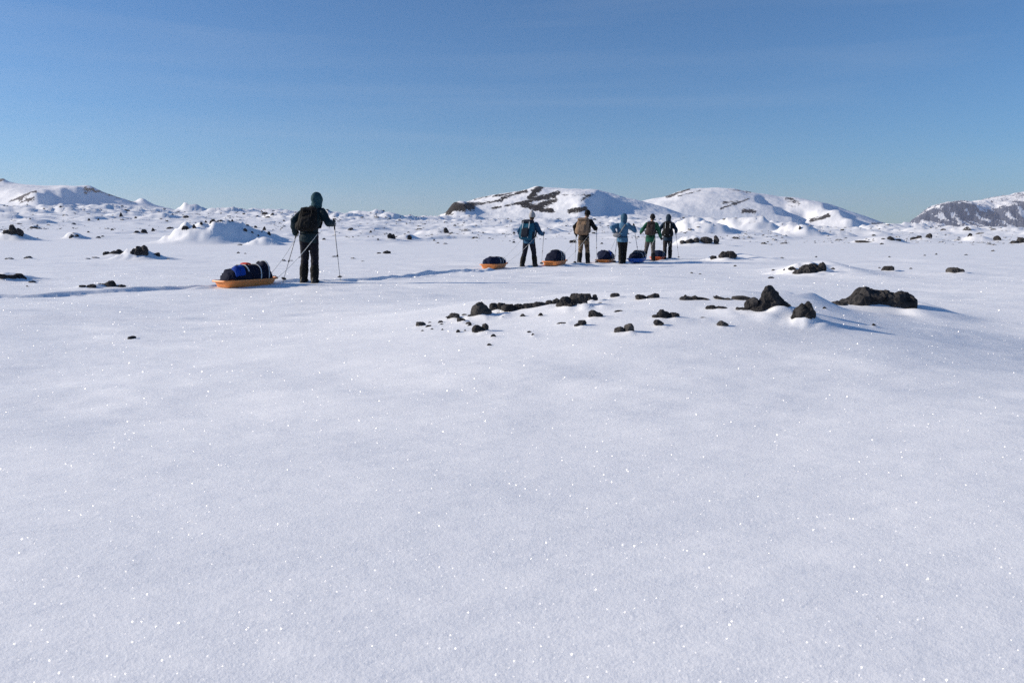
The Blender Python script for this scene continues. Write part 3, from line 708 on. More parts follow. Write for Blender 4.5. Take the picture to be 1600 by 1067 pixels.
def stone(u0, u1, vt, vb, label, group):
    p0 = hit((u0 + u1) / 2, vb, _Hbase); o = Vector((p0[0], p0[1], float(_Hbase(p0[:1], p0[1:])[0]))); s = math.hypot(o.x, o.y) / 1211
    r = bpy.data.objects.new('lava_stone', random.choice(STONES_FAR if s > 0.022 else STONES)); COL.objects.link(r)
    w, h = (u1 - u0) / 2 * s * 1.15, (vb - vt) * s * 0.9
    r.location = o - Vector((0, 0, (0.14 if s > 0.022 else 0.08) * h)); r.scale = (w * random.choice((1, -1)) , w * 0.8, h * 1.1)
    r.rotation_euler = (0, 0, random.uniform(-.4, .4))
    return tag(r, label, 'rock', group)
GR = 'small lava stones poking out of the snow'
ORD = 'first second third fourth fifth sixth seventh eighth ninth tenth eleventh twelfth thirteenth fourteenth fifteenth sixteenth seventeenth eighteenth nineteenth twentieth twenty-first twenty-second twenty-third twenty-fourth twenty-fifth twenty-sixth'.split()
for lab, lst in SM.items():
    lst = sorted(lst, key=lambda q: q[0] + q[1])
    for n_, q in enumerate(lst):
        place = 'leftmost' if n_ == 0 else 'rightmost' if n_ == len(lst) - 1 else ORD[n_] + ' from left'
        stone(*q, lab.replace('small dark', 'flat dark' if (q[1] - q[0]) > 2.6 * (q[3] - q[2]) else 'stubby dark') + ', ' + place, GR)

# ---- far field of lava points: the largest as objects, the rest as one mass
N = 15000
fr = np.exp(rng.uniform(math.log(75), math.log(880), N)); fa = rng.uniform(-HALF * .98, HALF * .98, N)
fx, fy = fr * np.sin(fa), fr * np.cos(fa)
mask = fbm2(fx / 26, fy / 40, 4, 91) + 0.35 * sstep(250, 700, fr) - 0.15 * sstep(200, 75, fr)
eps = 3.0
zz0 = H(fx, fy); conv = zz0 - 0.25 * (H(fx + eps, fy) + H(fx - eps, fy) + H(fx, fy + eps) + H(fx, fy - eps))
keep = mask + 1.6 * np.clip(conv / (0.1 + fr * 0.0012), -0.3, 0.5) > 0.22
fx, fy, fr, zz0 = fx[keep], fy[keep], fr[keep], zz0[keep]
sz = fr / 1211 * np.exp(rng.normal(-0.05, 0.6, len(fr)))           # half widths
sz = np.clip(sz, 0.12, 1.9)
order = np.argsort(-sz / fr)
fu = fx / fy * 1211 + 800
zones = [(-1e9, 450, 'tiny dark rock sprinkled over the distant snow at the left'), (450, 1060, 'tiny dark rock sprinkled over the distant snow behind the hikers'), (1060, 1e9, 'tiny dark rock sprinkled over the distant snow at the right')]
FARM = []
for k in range(6):
    bm = bmesh.new(); crag(bm, (0, 0, 0), (1, 1, 1), 800 + k, 2, None, 8)
    me = bpy.data.meshes.new('far_stone'); bm.to_mesh(me); bm.free()
    v = get_co(me) * (1 + 0.3 * fbm3(get_co(me), 1.9, 3, 500 + k * 5))[:, None]; v[:, :2] *= (1 - 0.25 * np.clip(v[:, 2:], -.2, 1)); set_co(me, v)
    me.polygons.foreach_set('use_smooth', np.full(len(me.polygons), False)); me.materials.append(M_FAR); FARM.append(me)
done = 0
for q in order[:70]:
    lab = [z[2] for z in zones if z[0] <= fu[q] < z[1]][0]
    r = bpy.data.objects.new('lava_stone', FARM[q % 6]); COL.objects.link(r)
    r.location = (fx[q], fy[q], zz0[q]); r.scale = (sz[q], sz[q] * .8, sz[q] * rng.uniform(.3, .6)); r.rotation_euler = (0, 0, rng.uniform(0, 6.28))
    tag(r, lab, 'rock', 'tiny far lava rocks')
bm = bmesh.new(); bmesh.ops.create_icosphere(bm, subdivisions=1, radius=1.0)
me = bpy.data.meshes.new('t'); bm.to_mesh(me); bm.free()
bv = get_co(me); bf = np.array([p.vertices[:] for p in me.polygons]); bpy.data.meshes.remove(me)
rest = order[70:]; nv = len(bv)
allv = np.empty((len(rest), nv, 3)); ang = rng.uniform(0, 6.28, len(rest))
for t, q in enumerate(rest):
    v = bv * (1 + 0.38 * rng.uniform(-1, 1, nv))[:, None]; v[:, :2] *= (1 - 0.25 * np.clip(v[:, 2:], -.2, 1))
    ca, sa = math.cos(ang[t]), math.sin(ang[t])
    s = sz[q]
    allv[t, :, 0] = (v[:, 0] * ca - v[:, 1] * sa) * s + fx[q]
    allv[t, :, 1] = (v[:, 0] * sa + v[:, 1] * ca) * s * .8 + fy[q]
    allv[t, :, 2] = v[:, 2] * s * rng.uniform(.3, .65) + zz0[q]
fc = (bf[None] + (np.arange(len(rest)) * nv)[:, None, None]).reshape(-1, 3)
tag(obj('far_lava_rubble', mesh_np('far_lava_rubble', allv.reshape(-1, 3), fc, False), M_FAR), 'countless specks of dark lava rubble across the distant snow', 'rubble', None, 'stuff')

# ---- loose hoar crystals on the snow: tiny tilted ice plates that flash in the sun
def crystals():
    n = 340000
    r = np.exp(rng.uniform(math.log(1.1), math.log(22), n)); a = rng.uniform(-HALF * .97, HALF * .97, n)
    x, y = r * np.sin(a), r * np.cos(a)
    z = H(x, y) + 0.0012
    s = (0.00066 + 0.00018 * r) * np.exp(rng.normal(0, 0.4, n))
    nr = rng.normal(size=(n, 3)); nr[:, 2] = np.abs(nr[:, 2]) + 0.15; nr /= np.linalg.norm(nr, axis=1)[:, None]
    t = np.cross(nr, rng.normal(size=(n, 3))); t /= np.linalg.norm(t, axis=1)[:, None]; b = np.cross(nr, t)
    P = np.stack([x, y, z + 0.5 * s], -1)
    vs = np.stack([P + s[:, None] * t, P + s[:, None] * (-0.6 * t + 1.1 * b), P - s[:, None] * (0.6 * t + 1.1 * b)], 1).reshape(-1, 3)
    f = np.arange(3 * n).reshape(n, 3)
    me = mesh_np('snow_crystals', vs, f, False)
    m = bpy.data.materials.new('ice plate'); m.use_nodes = True; nn = m.node_tree; nn.nodes.clear()
    ou = nn.nodes.new('ShaderNodeOutputMaterial'); mi = nn.nodes.new('ShaderNodeMixShader'); tr = nn.nodes.new('ShaderNodeBsdfTransparent'); gl = nn.nodes.new('ShaderNodeBsdfGlossy')
    gl.inputs['Roughness'].default_value = 0.36; mi.inputs[0].default_value = 0.2
    nn.links.new(tr.outputs[0], mi.inputs[1]); nn.links.new(gl.outputs[0], mi.inputs[2]); nn.links.new(mi.outputs[0], ou.inputs['Surface'])
    tag(obj('snow_crystals', me, m), 'glittering ice crystals strewn over the foreground snow', 'snow crystals', None, 'stuff')
crystals()
# ================================================================ HIKERS, SLEDS AND GEAR
def cloth(name, c, rough=0.75, bump=0.25):
    c = tuple(q * 0.72 for q in c)
    return material(name, c, tuple(min(1, q * 1.3 + 0.001) for q in c), rough=rough, scale=14, bump=bump, bscale=60, spec=0.12, dist=0.006)
M_SKIN = material('skin', (0.42, 0.25, 0.18), (0.50, 0.31, 0.23), rough=0.55, scale=20)
M_BOOT = material('boot leather', (0.012, 0.012, 0.013), (0.03, 0.028, 0.027), rough=0.6, scale=20)
M_GAITER = cloth('black gaiter', (0.010, 0.010, 0.011))
M_BLACK = cloth('black nylon', (0.010, 0.011, 0.013))
M_NAVY = cloth('navy duffel nylon', (0.014, 0.021, 0.055), 0.85, 0.5)
M_NAVY2 = cloth('dark navy duffel nylon', (0.010, 0.014, 0.036), 0.85, 0.5)
M_CORD = material('pale lashing cord', (0.42, 0.46, 0.50), (0.55, 0.58, 0.62), rough=0.7, scale=60)
M_ROPE = material('white tow rope', (0.62, 0.62, 0.60), (0.75, 0.75, 0.72), rough=0.8, scale=80)
M_SHAFT = material('grey pole shaft', (0.22, 0.23, 0.25), (0.34, 0.35, 0.37), rough=0.4, scale=30, spec=0.5)
M_GRIP = material('black pole grip', (0.012, 0.012, 0.012), (0.03, 0.03, 0.03), rough=0.8, scale=30)
M_ORANGE = material('orange sled plastic', (0.74, 0.25, 0.060), (0.80, 0.29, 0.08), rough=0.42, scale=7, bump=0.08, bscale=30, spec=0.5)
M_REDOR = material('red-orange sled plastic', (0.70, 0.12, 0.03), (0.78, 0.16, 0.04), rough=0.42, scale=7, spec=0.5)
M_BLUESLED = material('blue sled plastic', (0.010, 0.07, 0.35), (0.015, 0.10, 0.45), rough=0.42, scale=7, spec=0.5)
M_BLUEPAD = cloth('bright blue fabric', (0.008, 0.055, 0.34))
M_RED = cloth('red fabric', (0.55, 0.05, 0.03))
M_HAIR = material('brown hair', (0.03, 0.018, 0.01), (0.06, 0.04, 0.025), rough=0.6, scale=60)

def camo():
    m = material('camouflage cloth', (0.03, 0.028, 0.02), None, rough=0.85, scale=7.0, bump=0.25, bscale=50, dist=0.006)
    r = [n for n in m.node_tree.nodes if n.type == 'VALTORGB'][0].color_ramp; r.interpolation = 'CONSTANT'
    r.elements[0].position = 0.0; r.elements[0].color = (0.022, 0.017, 0.012, 1)
    r.elements[1].position = 0.44; r.elements[1].color = (0.19, 0.13, 0.08, 1)
    for p, c in ((0.52, (0.07, 0.055, 0.035, 1)), (0.60, (0.33, 0.25, 0.17, 1))):
        e = r.elements.new(p); e.color = c
    return m
M_CAMO = camo()

def wrinkle(me, amp, sc, seed):
    v, n = get_co(me), get_no(me)
    p = v.copy(); p[:, 2] *= 1.6
    set_co(me, v + n * (amp * fbm3(p, sc, 3, seed, 0.5, True))[:, None]); return me
def ik(a, b, l1, l2, hint):
    d = b - a; L = min(max(d.length, abs(l1 - l2) + 0.02), l1 + l2 - 0.004)
    u = d.normalized(); x = (l1 * l1 - l2 * l2 + L * L) / (2 * L)
    h = math.sqrt(max(0.0, l1 * l1 - x * x)); w = (hint - u * hint.dot(u)).normalized()
    return a + u * x + w * h, a + u * L

def person(label, u0, v0, heading, px, col, hood=False, hat=None, pole_hands=('R',), hgt=1.75, tops=None, seed=1, group='line of hikers pulling sleds'):
    """px: pixel places of head, neck, hip, footL, footR, handL, handR with a depth offset in metres"""
    base = ground(u0, v0); s = math.hypot(base.x, base.y) / 1211
    J = {}
    for k, (u, v, dy) in px.items(): J[k] = Vector(((u - u0) * s, dy, (v0 - v) * s))
    k = hgt / 1.75; h = math.radians(heading)
    Fd, Rt, Up = Vector((math.sin(h), math.cos(h), 0)), Vector((math.cos(h), -math.sin(h), 0)), Vector((0, 0, 1))
    for f in ('footL', 'footR'):
        J[f].z = zat(base.x + J[f].x, base.y + J[f].y) - base.z - 0.025
    neck, hip, head = J['neck'], J['hip'], J['head']
    spine = lambda t: hip.lerp(neck, t) - Fd * 0.02 * math.sin(math.pi * t)
    sh = {q: neck - Up * 0.055 * k + Rt * (0.175 * k * (1 if q == 'R' else -1)) for q in 'LR'}
    hp = {q: hip - Up * 0.02 + Rt * (0.088 * k * (1 if q == 'R' else -1)) for q in 'LR'}
    el, wr, kn, an = {}, {}, {}, {}
    for q in 'LR':
        sg = 1 if q == 'R' else -1
        el[q], wr[q] = ik(sh[q], J['hand' + q], 0.30 * k, 0.32 * k, Rt * (0.5 * sg) - Fd * 0.7 - Up * 0.6)
        an[q] = J['foot' + q] + Up * 0.10
        lg = max((hp[q] - an[q]).length * 0.504, 0.36 * k); kn[q], an[q] = ik(hp[q], an[q], lg, lg, Fd)
        if (J['foot' + q] + Up * 0.10 - an[q]).length > 0.03: an[q] = J['foot' + q] + Up * 0.10
    # --- body: one continuous surface
    bm = bmesh.new()
    tube(bm, [spine(-.16), spine(0), spine(.35), spine(.72), spine(.93), spine(1.02), head - Up * .06], [(.13, .10), (.16, .115), (.135, .10), (.17, .11), (.14, .085), (.062, .06), (.058, .058)], 14, Rt)
    hr = Matrix((Rt, Fd, Up)).transposed()
    ico(bm, head, (.076, .096, .118), 3, hr); ico(bm, head + Fd * .09 - Up * .015, (.014, .02, .024), 2, hr); ico(bm, head + Fd * .055 - Up * .085, (.042, .04, .03), 2, hr)
    for sg in (-1, 1):
        ico(bm, head + Rt * .078 * sg - Up * .01, (.012, .022, .032), 2, hr)
    for q in 'LR':
        tube(bm, [sh[q], sh[q].lerp(el[q], .5), el[q], el[q].lerp(wr[q], .4), wr[q]], [.055, .048, .040, .040, .028], 10)
        ico(bm, sh[q], (.06, .06, .06)); ico(bm, el[q], (.042,) * 3); ico(bm, wr[q], (.036,) * 3)
        tube(bm, [hp[q] + Up * .05, hp[q].lerp(kn[q], .4), kn[q], kn[q].lerp(an[q], .35), an[q]], [.088, .078, .056, .056, .038], 12)
        ico(bm, kn[q], (.057,) * 3); ico(bm, an[q] + Fd * .05 - Up * .05, (.04, .11, .04), 2, hr)
    body = obj('person', remesh(bm, 0.018, 3), M_SKIN, None, base)
    tag(body, label, 'person', group)
    # --- trousers
    bm = bmesh.new()
    tube(bm, [spine(-.20), spine(-.02), spine(.16)], [(.15, .125), (.178, .14), (.16, .125)], 16, Rt)
    for q in 'LR':
        tube(bm, [hp[q] + Up * .04, hp[q].lerp(kn[q], .45), kn[q], kn[q].lerp(an[q], .25), kn[q].lerp(an[q], .5)], [.100, .092, .074, .074, .066], 14); ico(bm, kn[q], (.074,) * 3)
    obj('trousers', wrinkle(remesh(bm, 0.013, 3), 0.011, 9, seed), col['trousers'], body)
    # --- gaiters and boots
    for q in 'LR':
        bm = bmesh.new()
        tube(bm, [kn[q].lerp(an[q], .28), kn[q].lerp(an[q], .5), kn[q].lerp(an[q], .8), an[q] - Up * .02, an[q] - Up * .05 + Fd * .03], [.074, .086, .080, .074, .084], 14)
        g = obj('gaiter', wrinkle(remesh(bm, 0.013, 2), 0.008, 11, seed + 3), col.get('gaiter', M_GAITER), body)
        bm = bmesh.new(); f = J['foot' + q]
        ico(bm, f + Up * .055 - Fd * .035, (.052, .08, .062), 3, hr); ico(bm, f + Up * .05 + Fd * .09, (.055, .12, .052), 3, hr); ico(bm, f + Up * .11 - Fd * .01, (.055, .07, .06), 3, hr)
        box(bm, f + Up * .018 + Fd * .045, (.098, .29, .034), hr)
        b = obj('boot', remesh(bm, 0.010, 2), M_BOOT, body)
    # --- jacket
    bm = bmesh.new()
    tube(bm, [spine(-.19), spine(-.02), spine(.3), spine(.70), spine(.90), spine(1.0), spine(1.10)], [(.182, .150), (.182, .148), (.165, .135), (.192, .142), (.168, .12), (.095, .092), (.082, .082)], 18, Rt)
    for q in 'LR':
        tube(bm, [sh[q], sh[q].lerp(el[q], .5), el[q], el[q].lerp(wr[q], .5), wr[q].lerp(el[q], .12)], [.085, .077, .068, .064, .052], 12)
        ico(bm, sh[q], (.088,) * 3); ico(bm, el[q], (.070,) * 3)
        ico(bm, sh[q].lerp(spine(.9), .5), (.09, .09, .075))
    jk = obj('jacket', wrinkle(remesh(bm, 0.013, 3), 0.013, 8, seed + 7), col['jacket'], body)
    # --- gloves that close round the pole grip
    poles = {}
    for q in 'LR':
        c = wr[q]; sg = 1 if q == 'R' else -1
        fo = (wr[q] - el[q]).normalized()
        ax = (Up * 1.0 + fo * 0.05); ax = (ax - fo * ax.dot(fo) * 0.5).normalized()
        if q in (tops or {}):
            ax = (c - tops[q](base)).normalized()
        a = (fo - ax * fo.dot(ax)).normalized(); b = ax.cross(a) * sg
        g = c + a * 0.055                       # grip centre
        bm = bmesh.new()
        pr = Matrix((a, b, ax)).transposed()
        tube(bm, [c - fo * .05, c, c + a * .02], [.044, .038, .036], 10)
        ico(bm, c + a * .018 + b * .014, (.040, .026, .044), 2, pr)
        for t, (zz, ln) in enumerate(((.036, 3.5), (.013, 3.8), (-.010, 3.6), (-.032, 3.0))):
            tube(bm, [g + ax * zz + (a * -math.cos(p) + b * math.sin(p)) * .030 for p in np.linspace(0.5, ln, 6)], [.0125, .0125, .012, .0115, .011, .009], 6)
        tube(bm, [c + a * .01 - b * .02 + ax * .02, g - a * .012 - b * .030 + ax * .045, g + a * .022 - b * .024 + ax * .050], [.015, .013, .010], 6)
        obj('glove', remesh(bm, 0.0065, 1), col.get('glove', M_BLACK), body)
        poles[q] = (base + g, ax)
    # --- head cover
    bm = bmesh.new()
    if hood:
        ico(bm, head - Fd * .015 + Up * .012, (.110, .126, .142), 3, hr); ico(bm, head - Fd * .03 - Up * .10, (.105, .11, .10), 3, hr)
        me = wrinkle(remesh(bm, 0.014, 3), 0.010, 10, seed + 12)
        t = bmesh.new(); t.from_mesh(me)
        kill = [v for v in t.verts if (v.co - head).dot(Fd) > 0.075 and abs((v.co - head).dot(Rt)) < 0.085 and -0.12 < (v.co - head).z < 0.10]
        bmesh.ops.delete(t, geom=kill, context='VERTS'); t.to_mesh(me); t.free()
        obj('hood', me, col.get('hood', col['jacket']), jk)
    else:
        ico(bm, head + Up * .035 - Fd * .008, (.096, .114, .112), 3, hr); tube(bm, [head + Up * (-.035) - Fd * .01, head + Up * .03 - Fd * .01], [(.100, .116), (.104, .119)], 18, Rt)
        if hat == 'bobble': ico(bm, head + Up * .16 - Fd * .02, (.032,) * 3)
        obj('hat', wrinkle(remesh(bm, 0.010, 1), 0.005, 30, seed), col['hat'], body)
        bm = bmesh.new(); ico(bm, head - Up * .06 - Fd * .045, (.072, .05, .06), 3, hr); obj('hair', wrinkle(remesh(bm, 0.01, 1), 0.006, 30, seed), M_HAIR, body)
        bm = bmesh.new(); tube(bm, [neck - Up * .03, neck + Up * .03, neck + Up * .07], [.095, .088, .078], 14); obj('neck_warmer', wrinkle(remesh(bm, 0.012, 2), 0.008, 12, seed), col.get('buff', M_BLACK), body)
    # --- hip belt to which the tow ropes are tied
    bm = bmesh.new()
    ring = [spine(.13) + Rt * (math.cos(p) * .20) + Fd * (math.sin(p) * .168) for p in np.linspace(0, 2 * math.pi, 25)]
    tube(bm, ring, [(.006, .026)] * 25, 6, Up); obj('tow_belt', bm, M_BLACK, body)
    return dict(base=base, F=Fd, R=Rt, spine=spine, poles=poles, s=s, head=head)

def backpack(P, label, mat, lid_mat, w=.34, dp=.22, t0=.08, t1=1.05, strap_mat=None, trim=None, seed=1, pockets=True):
    B, Fd, Rt, sp = P['base'], P['F'], P['R'], P['spine']
    lo, hi = sp(t0), sp(t1); up = (hi - lo).normalized(); bk = -(Fd - up * Fd.dot(up)).normalized(); Ht = (hi - lo).length
    o0 = lo + bk * .135
    def sect(z, wx, d, sx=0.0, n=24, e=0.42):
        c = o0 + up * z + bk * (d * .5)
        out = []
        for p in np.linspace(0, 2 * math.pi, n, endpoint=False):
            cx, cy = math.cos(p), math.sin(p)
            out.append(c + Rt * (math.copysign(abs(cx) ** e, cx) * wx / 2) + bk * (math.copysign(abs(cy) ** e, cy) * d / 2))
        return out
    bm = bmesh.new()
    loft(bm, [sect(0, w * .70, dp * .6), sect(.02, w * .9, dp * .9), sect(Ht * .2, w, dp * 1.05), sect(Ht * .5, w * 1.02, dp), sect(Ht * .8, w * .95, dp * .85), sect(Ht * .92, w * .8, dp * .7)])
    pk = obj('backpack', wrinkle(remesh(bm, 0.012, 2), 0.010, 9, seed), mat, None, B); tag(pk, label, 'backpack', 'backpacks of the hikers')
    bm = bmesh.new(); loft(bm, [sect(Ht * .86, w * .86, dp * .9), sect(Ht * .92, w * .92, dp * .98), sect(Ht * 1.0, w * .9, dp * .9), sect(Ht * 1.05, w * .6, dp * .6)])
    obj('lid', wrinkle(remesh(bm, 0.012, 2), 0.007, 12, seed + 2), lid_mat, pk)
    bm = bmesh.new(); loft(bm, [sect(Ht * .12, w * .5, dp * .3), sect(Ht * .2, w * .62, dp * .36), sect(Ht * .5, w * .6, dp * .34), sect(Ht * .6, w * .5, dp * .2)])
    for v in bm.verts: v.co += bk * dp * .86
    obj('front_pocket', wrinkle(remesh(bm, 0.012, 2), 0.006, 12, seed + 4), lid_mat, pk)
    if pockets:
        for sg in (-1, 1):
            bm = bmesh.new(); tube(bm, [o0 + bk * dp * .45 + Rt * sg * w * .5 + up * Ht * z for z in (.05, .12, .3, .42)], [.03, .055, .055, .04], 10)
            obj('side_pocket', remesh(bm, 0.012, 2), lid_mat, pk)
    for sg in (-1, 1):
        pts = [o0 + up * Ht * .82 + Rt * sg * .09, lo + up * (Ht * .95) + Rt * sg * .11 - bk * .01, lo + up * (Ht * .86) + Rt * sg * .125 - bk * .155, lo + up * (Ht * .5) + Rt * sg * .155 - bk * .165, lo + up * (Ht * .2) + Rt * sg * .195 - bk * .02, o0 + up * Ht * .12 + Rt * sg * w * .42]
        bm = bmesh.new(); tube(bm, pts, [(.026, .010)] * 6, 8, Rt); obj('shoulder_strap', bm, strap_mat or M_BLACK, pk)
        bm = bmesh.new(); tube(bm, [o0 + bk * dp * (1.06 if z < .7 else .95) + up * Ht * z + Rt * sg * w * .26 for z in (.08, .25, .5, .75, .95)], [(.010, .005)] * 5, 6, Rt); obj('compression_strap', bm, trim or M_BLACK, pk)
    return pk

def pole(tip_px, hand, label, tip_dy=None):
    """a trekking pole from the snow through the fist"""
    g, ax = hand
    tip = ground(*tip_px)
    t = tip - Vector((0, 0, .05)); d = (g - t).normalized(); top = g + d * .085
    e = bpy.data.objects.new('trekking_pole', None); COL.objects.link(e); e.location = tip; e.empty_display_size = .1
    tag(e, label, 'pole', 'trekking poles of the hikers')
    L = lambda p: p - tip
    bm = bmesh.new(); n = (g - t).length; tube(bm, [L(t), L(t + d * .03), L(t + d * n * .45), L(t + d * n * .46), L(g)], [.003, .0065, .0070, .0095, .0095], 8); obj('shaft', bm, M_SHAFT, e)
    bm = bmesh.new(); tube(bm, [L(g - d * .13), L(g - d * .06), L(g), L(g + d * .05), L(top), L(top + d * .012)], [.013, .0155, .016, .0165, .021, .012], 10); obj('grip', bm, M_GRIP, e)
    bm = bmesh.new(); c = L(t + d * .13); tube(bm, [c - d * .010, c - d * .002, c + d * .004, c + d * .02], [.048, .052, .030, .010], 14); obj('basket', bm, M_GRIP, e)
    bm = bmesh.new(); c = L(t + d * n * .46); tube(bm, [c - d * .02, c + d * .02], [.014, .014], 8); obj('clamp', bm, M_GRIP, e)
    bm = bmesh.new(); q = d.orthogonal().normalized(); c = L(top)
    tube(bm, [c, c + q * .03 - d * .03, c + q * .045 - d * .10, c + q * .02 - d * .15, c - d * .10 - q * .01], [(.009, .0025)] * 5, 6, q.cross(d)); obj('wrist_strap', bm, M_GRIP, e)
    return e

def sled(u, v, heading, tray_mat, label, bag_label, bag_mat, prof, L=1.30, Wd=.50, straps=(.3, .55, .8), seed=1, lashing=False, bw=.42):
    B = ground(u, v); B.z -= 0.012
    h = math.radians(heading); e = bpy.data.objects.new('sled', None); COL.objects.link(e); e.location = B; e.rotation_euler = (0, 0, -h); e.empty_display_size = .1
    tag(e, label, 'sled', 'cargo sleds pulled by the hikers')
    def outline(w, l0, l1, n=40, ex=.28):          # y from l0 (back) to l1 (front)
        pts = []
        for p in np.linspace(0, 2 * math.pi, n, endpoint=False):
            cx, cy = math.cos(p), math.sin(p); x = math.copysign(abs(cx) ** ex, cx) * w / 2
            k = ex if cy < 0 else .55
            y = (l0 + l1) / 2 + math.copysign(abs(cy) ** k, cy) * (l1 - l0) / 2
            if cy > 0: x *= 1 - .22 * abs(cy) ** 3
            pts.append((x, y))
        return pts
    def ring(w, l0, l1, z, rise):
        return [Vector((x, y, z + rise * max(0, (y - L * .22) / (L * .30)) ** 2)) for x, y in outline(w, l0, l1)]
    hl = L / 2; z1 = .125
    bm = bmesh.new()
    loft(bm, [ring(Wd * .70, -hl * .86, hl * .80, 0, .06), ring(Wd * .80, -hl * .90, hl * .90, .010, .06), ring(Wd * .93, -hl * .97, hl * .98, z1 * .9, .02), ring(Wd * .93, -hl * .97, hl * .98, z1, .02),
              ring(Wd * .89, -hl * .94, hl * .95, z1, .02), ring(Wd * .76, -hl * .87, hl * .86, .022, .06)], True)
    tr = obj('tray', bm, tray_mat, e)
    bm = bmesh.new()
    R = [ring(Wd * .91, -hl * .96, hl * .965, z1 - .002, .02), ring(Wd * 1.03, -hl * 1.02, hl * 1.03, z1 - .004, .02), ring(Wd * 1.04, -hl * 1.025, hl * 1.035, z1 - .024, .02), ring(Wd * 1.055, -hl * 1.03, hl * 1.04, z1 - .022, .02), ring(Wd * 1.05, -hl * 1.03, hl * 1.035, z1 + .006, .02), ring(Wd * .905, -hl * .955, hl * .96, z1 + .006, .02)]
    RR = [[bm.verts.new(p) for p in r] for r in R]
    for a in range(6):
        A, C = RR[a], RR[(a + 1) % 6]
        for i in range(40): bm.faces.new((A[i], A[(i + 1) % 40], C[(i + 1) % 40], C[i]))
    obj('rim', bm, tray_mat, tr)
    for sg in (-1, 1):
        bm = bmesh.new(); tube(bm, [(sg * Wd * .2, -hl * .8, -.004), (sg * Wd * .2, 0, -.006), (sg * Wd * .2, hl * .55, .0)], [(.016, .010)] * 3, 8, (1, 0, 0)); obj('runner', bm, tray_mat, tr)
    bm = bmesh.new(); tube(bm, [(math.cos(p) * .05, hl * 1.02 + .03, z1 + .01 + math.sin(p) * .03) for p in np.linspace(0, 2 * math.pi, 13)], .007, 6); obj('tow_ring', bm, M_BLACK, e)
    # load: one long duffel
    ty = np.array([p[0] for p in prof]); tz = np.array([p[1] for p in prof])
    nL, nC = 56, 36; rings = []; rg = np.random.default_rng(seed)
    bl0, bl1 = -hl * .90, hl * .84
    def bagring(t, off=0.0, n=nC):
        zt = float(np.interp(t, ty, tz)); y = bl0 + (bl1 - bl0) * t
        end = min(1.0, max(0.0, 1 - abs(2 * t - 1) ** 7) ** .5); zt = zt * (.25 + .75 * end); w = bw * (.12 + .88 * end) + 2 * off
        out = []
        for p in np.linspace(0, 2 * math.pi, n, endpoint=False):
            cx, cz = math.cos(p), math.sin(p)
            x = math.copysign(abs(cx) ** .75, cx) * w / 2; z = .035 + (zt + off) * (.5 + .5 * math.copysign(abs(cz) ** .8, cz))
            out.append(Vector((x, y, z)))
        return out
    bm = bmesh.new(); loft(bm, [bagring(t) for t in np.concatenate([[0.0, .004, .012, .02], np.linspace(.03, .97, nL), [.98, .988, .996, 1.0]])])
    me = bpy.data.meshes.new('duffel_bag'); bm.to_mesh(me); bm.free(); me.polygons.foreach_set('use_smooth', np.full(len(me.polygons), True)); me.update()
    c, n = get_co(me), get_no(me); q = c.copy(); q[:, 1] *= 1.7
    d = .045 * fbm3(q, 6.0, 3, seed) + .016 * fbm3(q, 16, 3, seed + 5, .5, True)
    t = (c[:, 1] - bl0) / (bl1 - bl0)
    for sp_ in straps: d -= .020 * np.exp(-((t - sp_) / .022) ** 2)
    set_co(me, c + n * (d * sstep(.02, .12, c[:, 2]))[:, None])
    bag = bpy.data.objects.new('duffel_bag', me); me.materials.append(bag_mat); COL.objects.link(bag); bag.location = B; bag.rotation_euler = (0, 0, -h)
    tag(bag, bag_label, 'bag', 'duffel bags lashed on the sleds')
    for sp_ in straps:
        bm = bmesh.new(); r = bagring(sp_, .020, 40); tube(bm, r + [r[0]], [(.014, .007)] * 41, 6, (0, 1, 0)); obj('strap', bm, M_CORD, bag)
    if lashing:
        for a, b in ((.02, .2), (.2, .02), (.06, .24)):
            bm = bmesh.new(); tube(bm, [bagring(a + (b - a) * i / 12, .022, 40)[(36 - int(i * 1.6)) % 40] for i in range(0, 13)], .006, 6); obj('lashing_cord', bm, M_CORD, bag)
    M = Matrix.Translation(B) @ Matrix.Rotation(-h, 4, 'Z')
    return dict(M=M, tow=M @ Vector((0, hl * 1.02 + .03, z1 + .01)), side=[M @ Vector((sg * .14, hl * .98, z1)) for sg in (-1, 1)], bagring=bagring, B=B, h=h)

def rope(label, S, P, sag=.05):
    e = bpy.data.objects.new('tow_rope', None); COL.objects.link(e); e.location = S['tow']; e.empty_display_size = .1
    tag(e, label, 'rope', 'tow ropes between hikers and sleds')
    for a, sg in zip(S['side'], (-1, 1)):
        b = P['base'] + P['spine'](.12) + P['R'] * (.195 * sg) - P['F'] * .05
        pts = [a.lerp(b, t) - Vector((0, 0, sag * math.sin(math.pi * t))) - S['tow'] for t in np.linspace(0, 1, 14)]
        bm = bmesh.new(); tube(bm, pts, .0052, 6); obj('cord', bm, M_ROPE, e)
        bm = bmesh.new(); ico(bm, pts[0], (.018, .018, .018), 2); obj('knot', bm, M_ROPE, e)
    return e

tipf = lambda u, v: (lambda base, q=(u, v): ground(*q) - base)
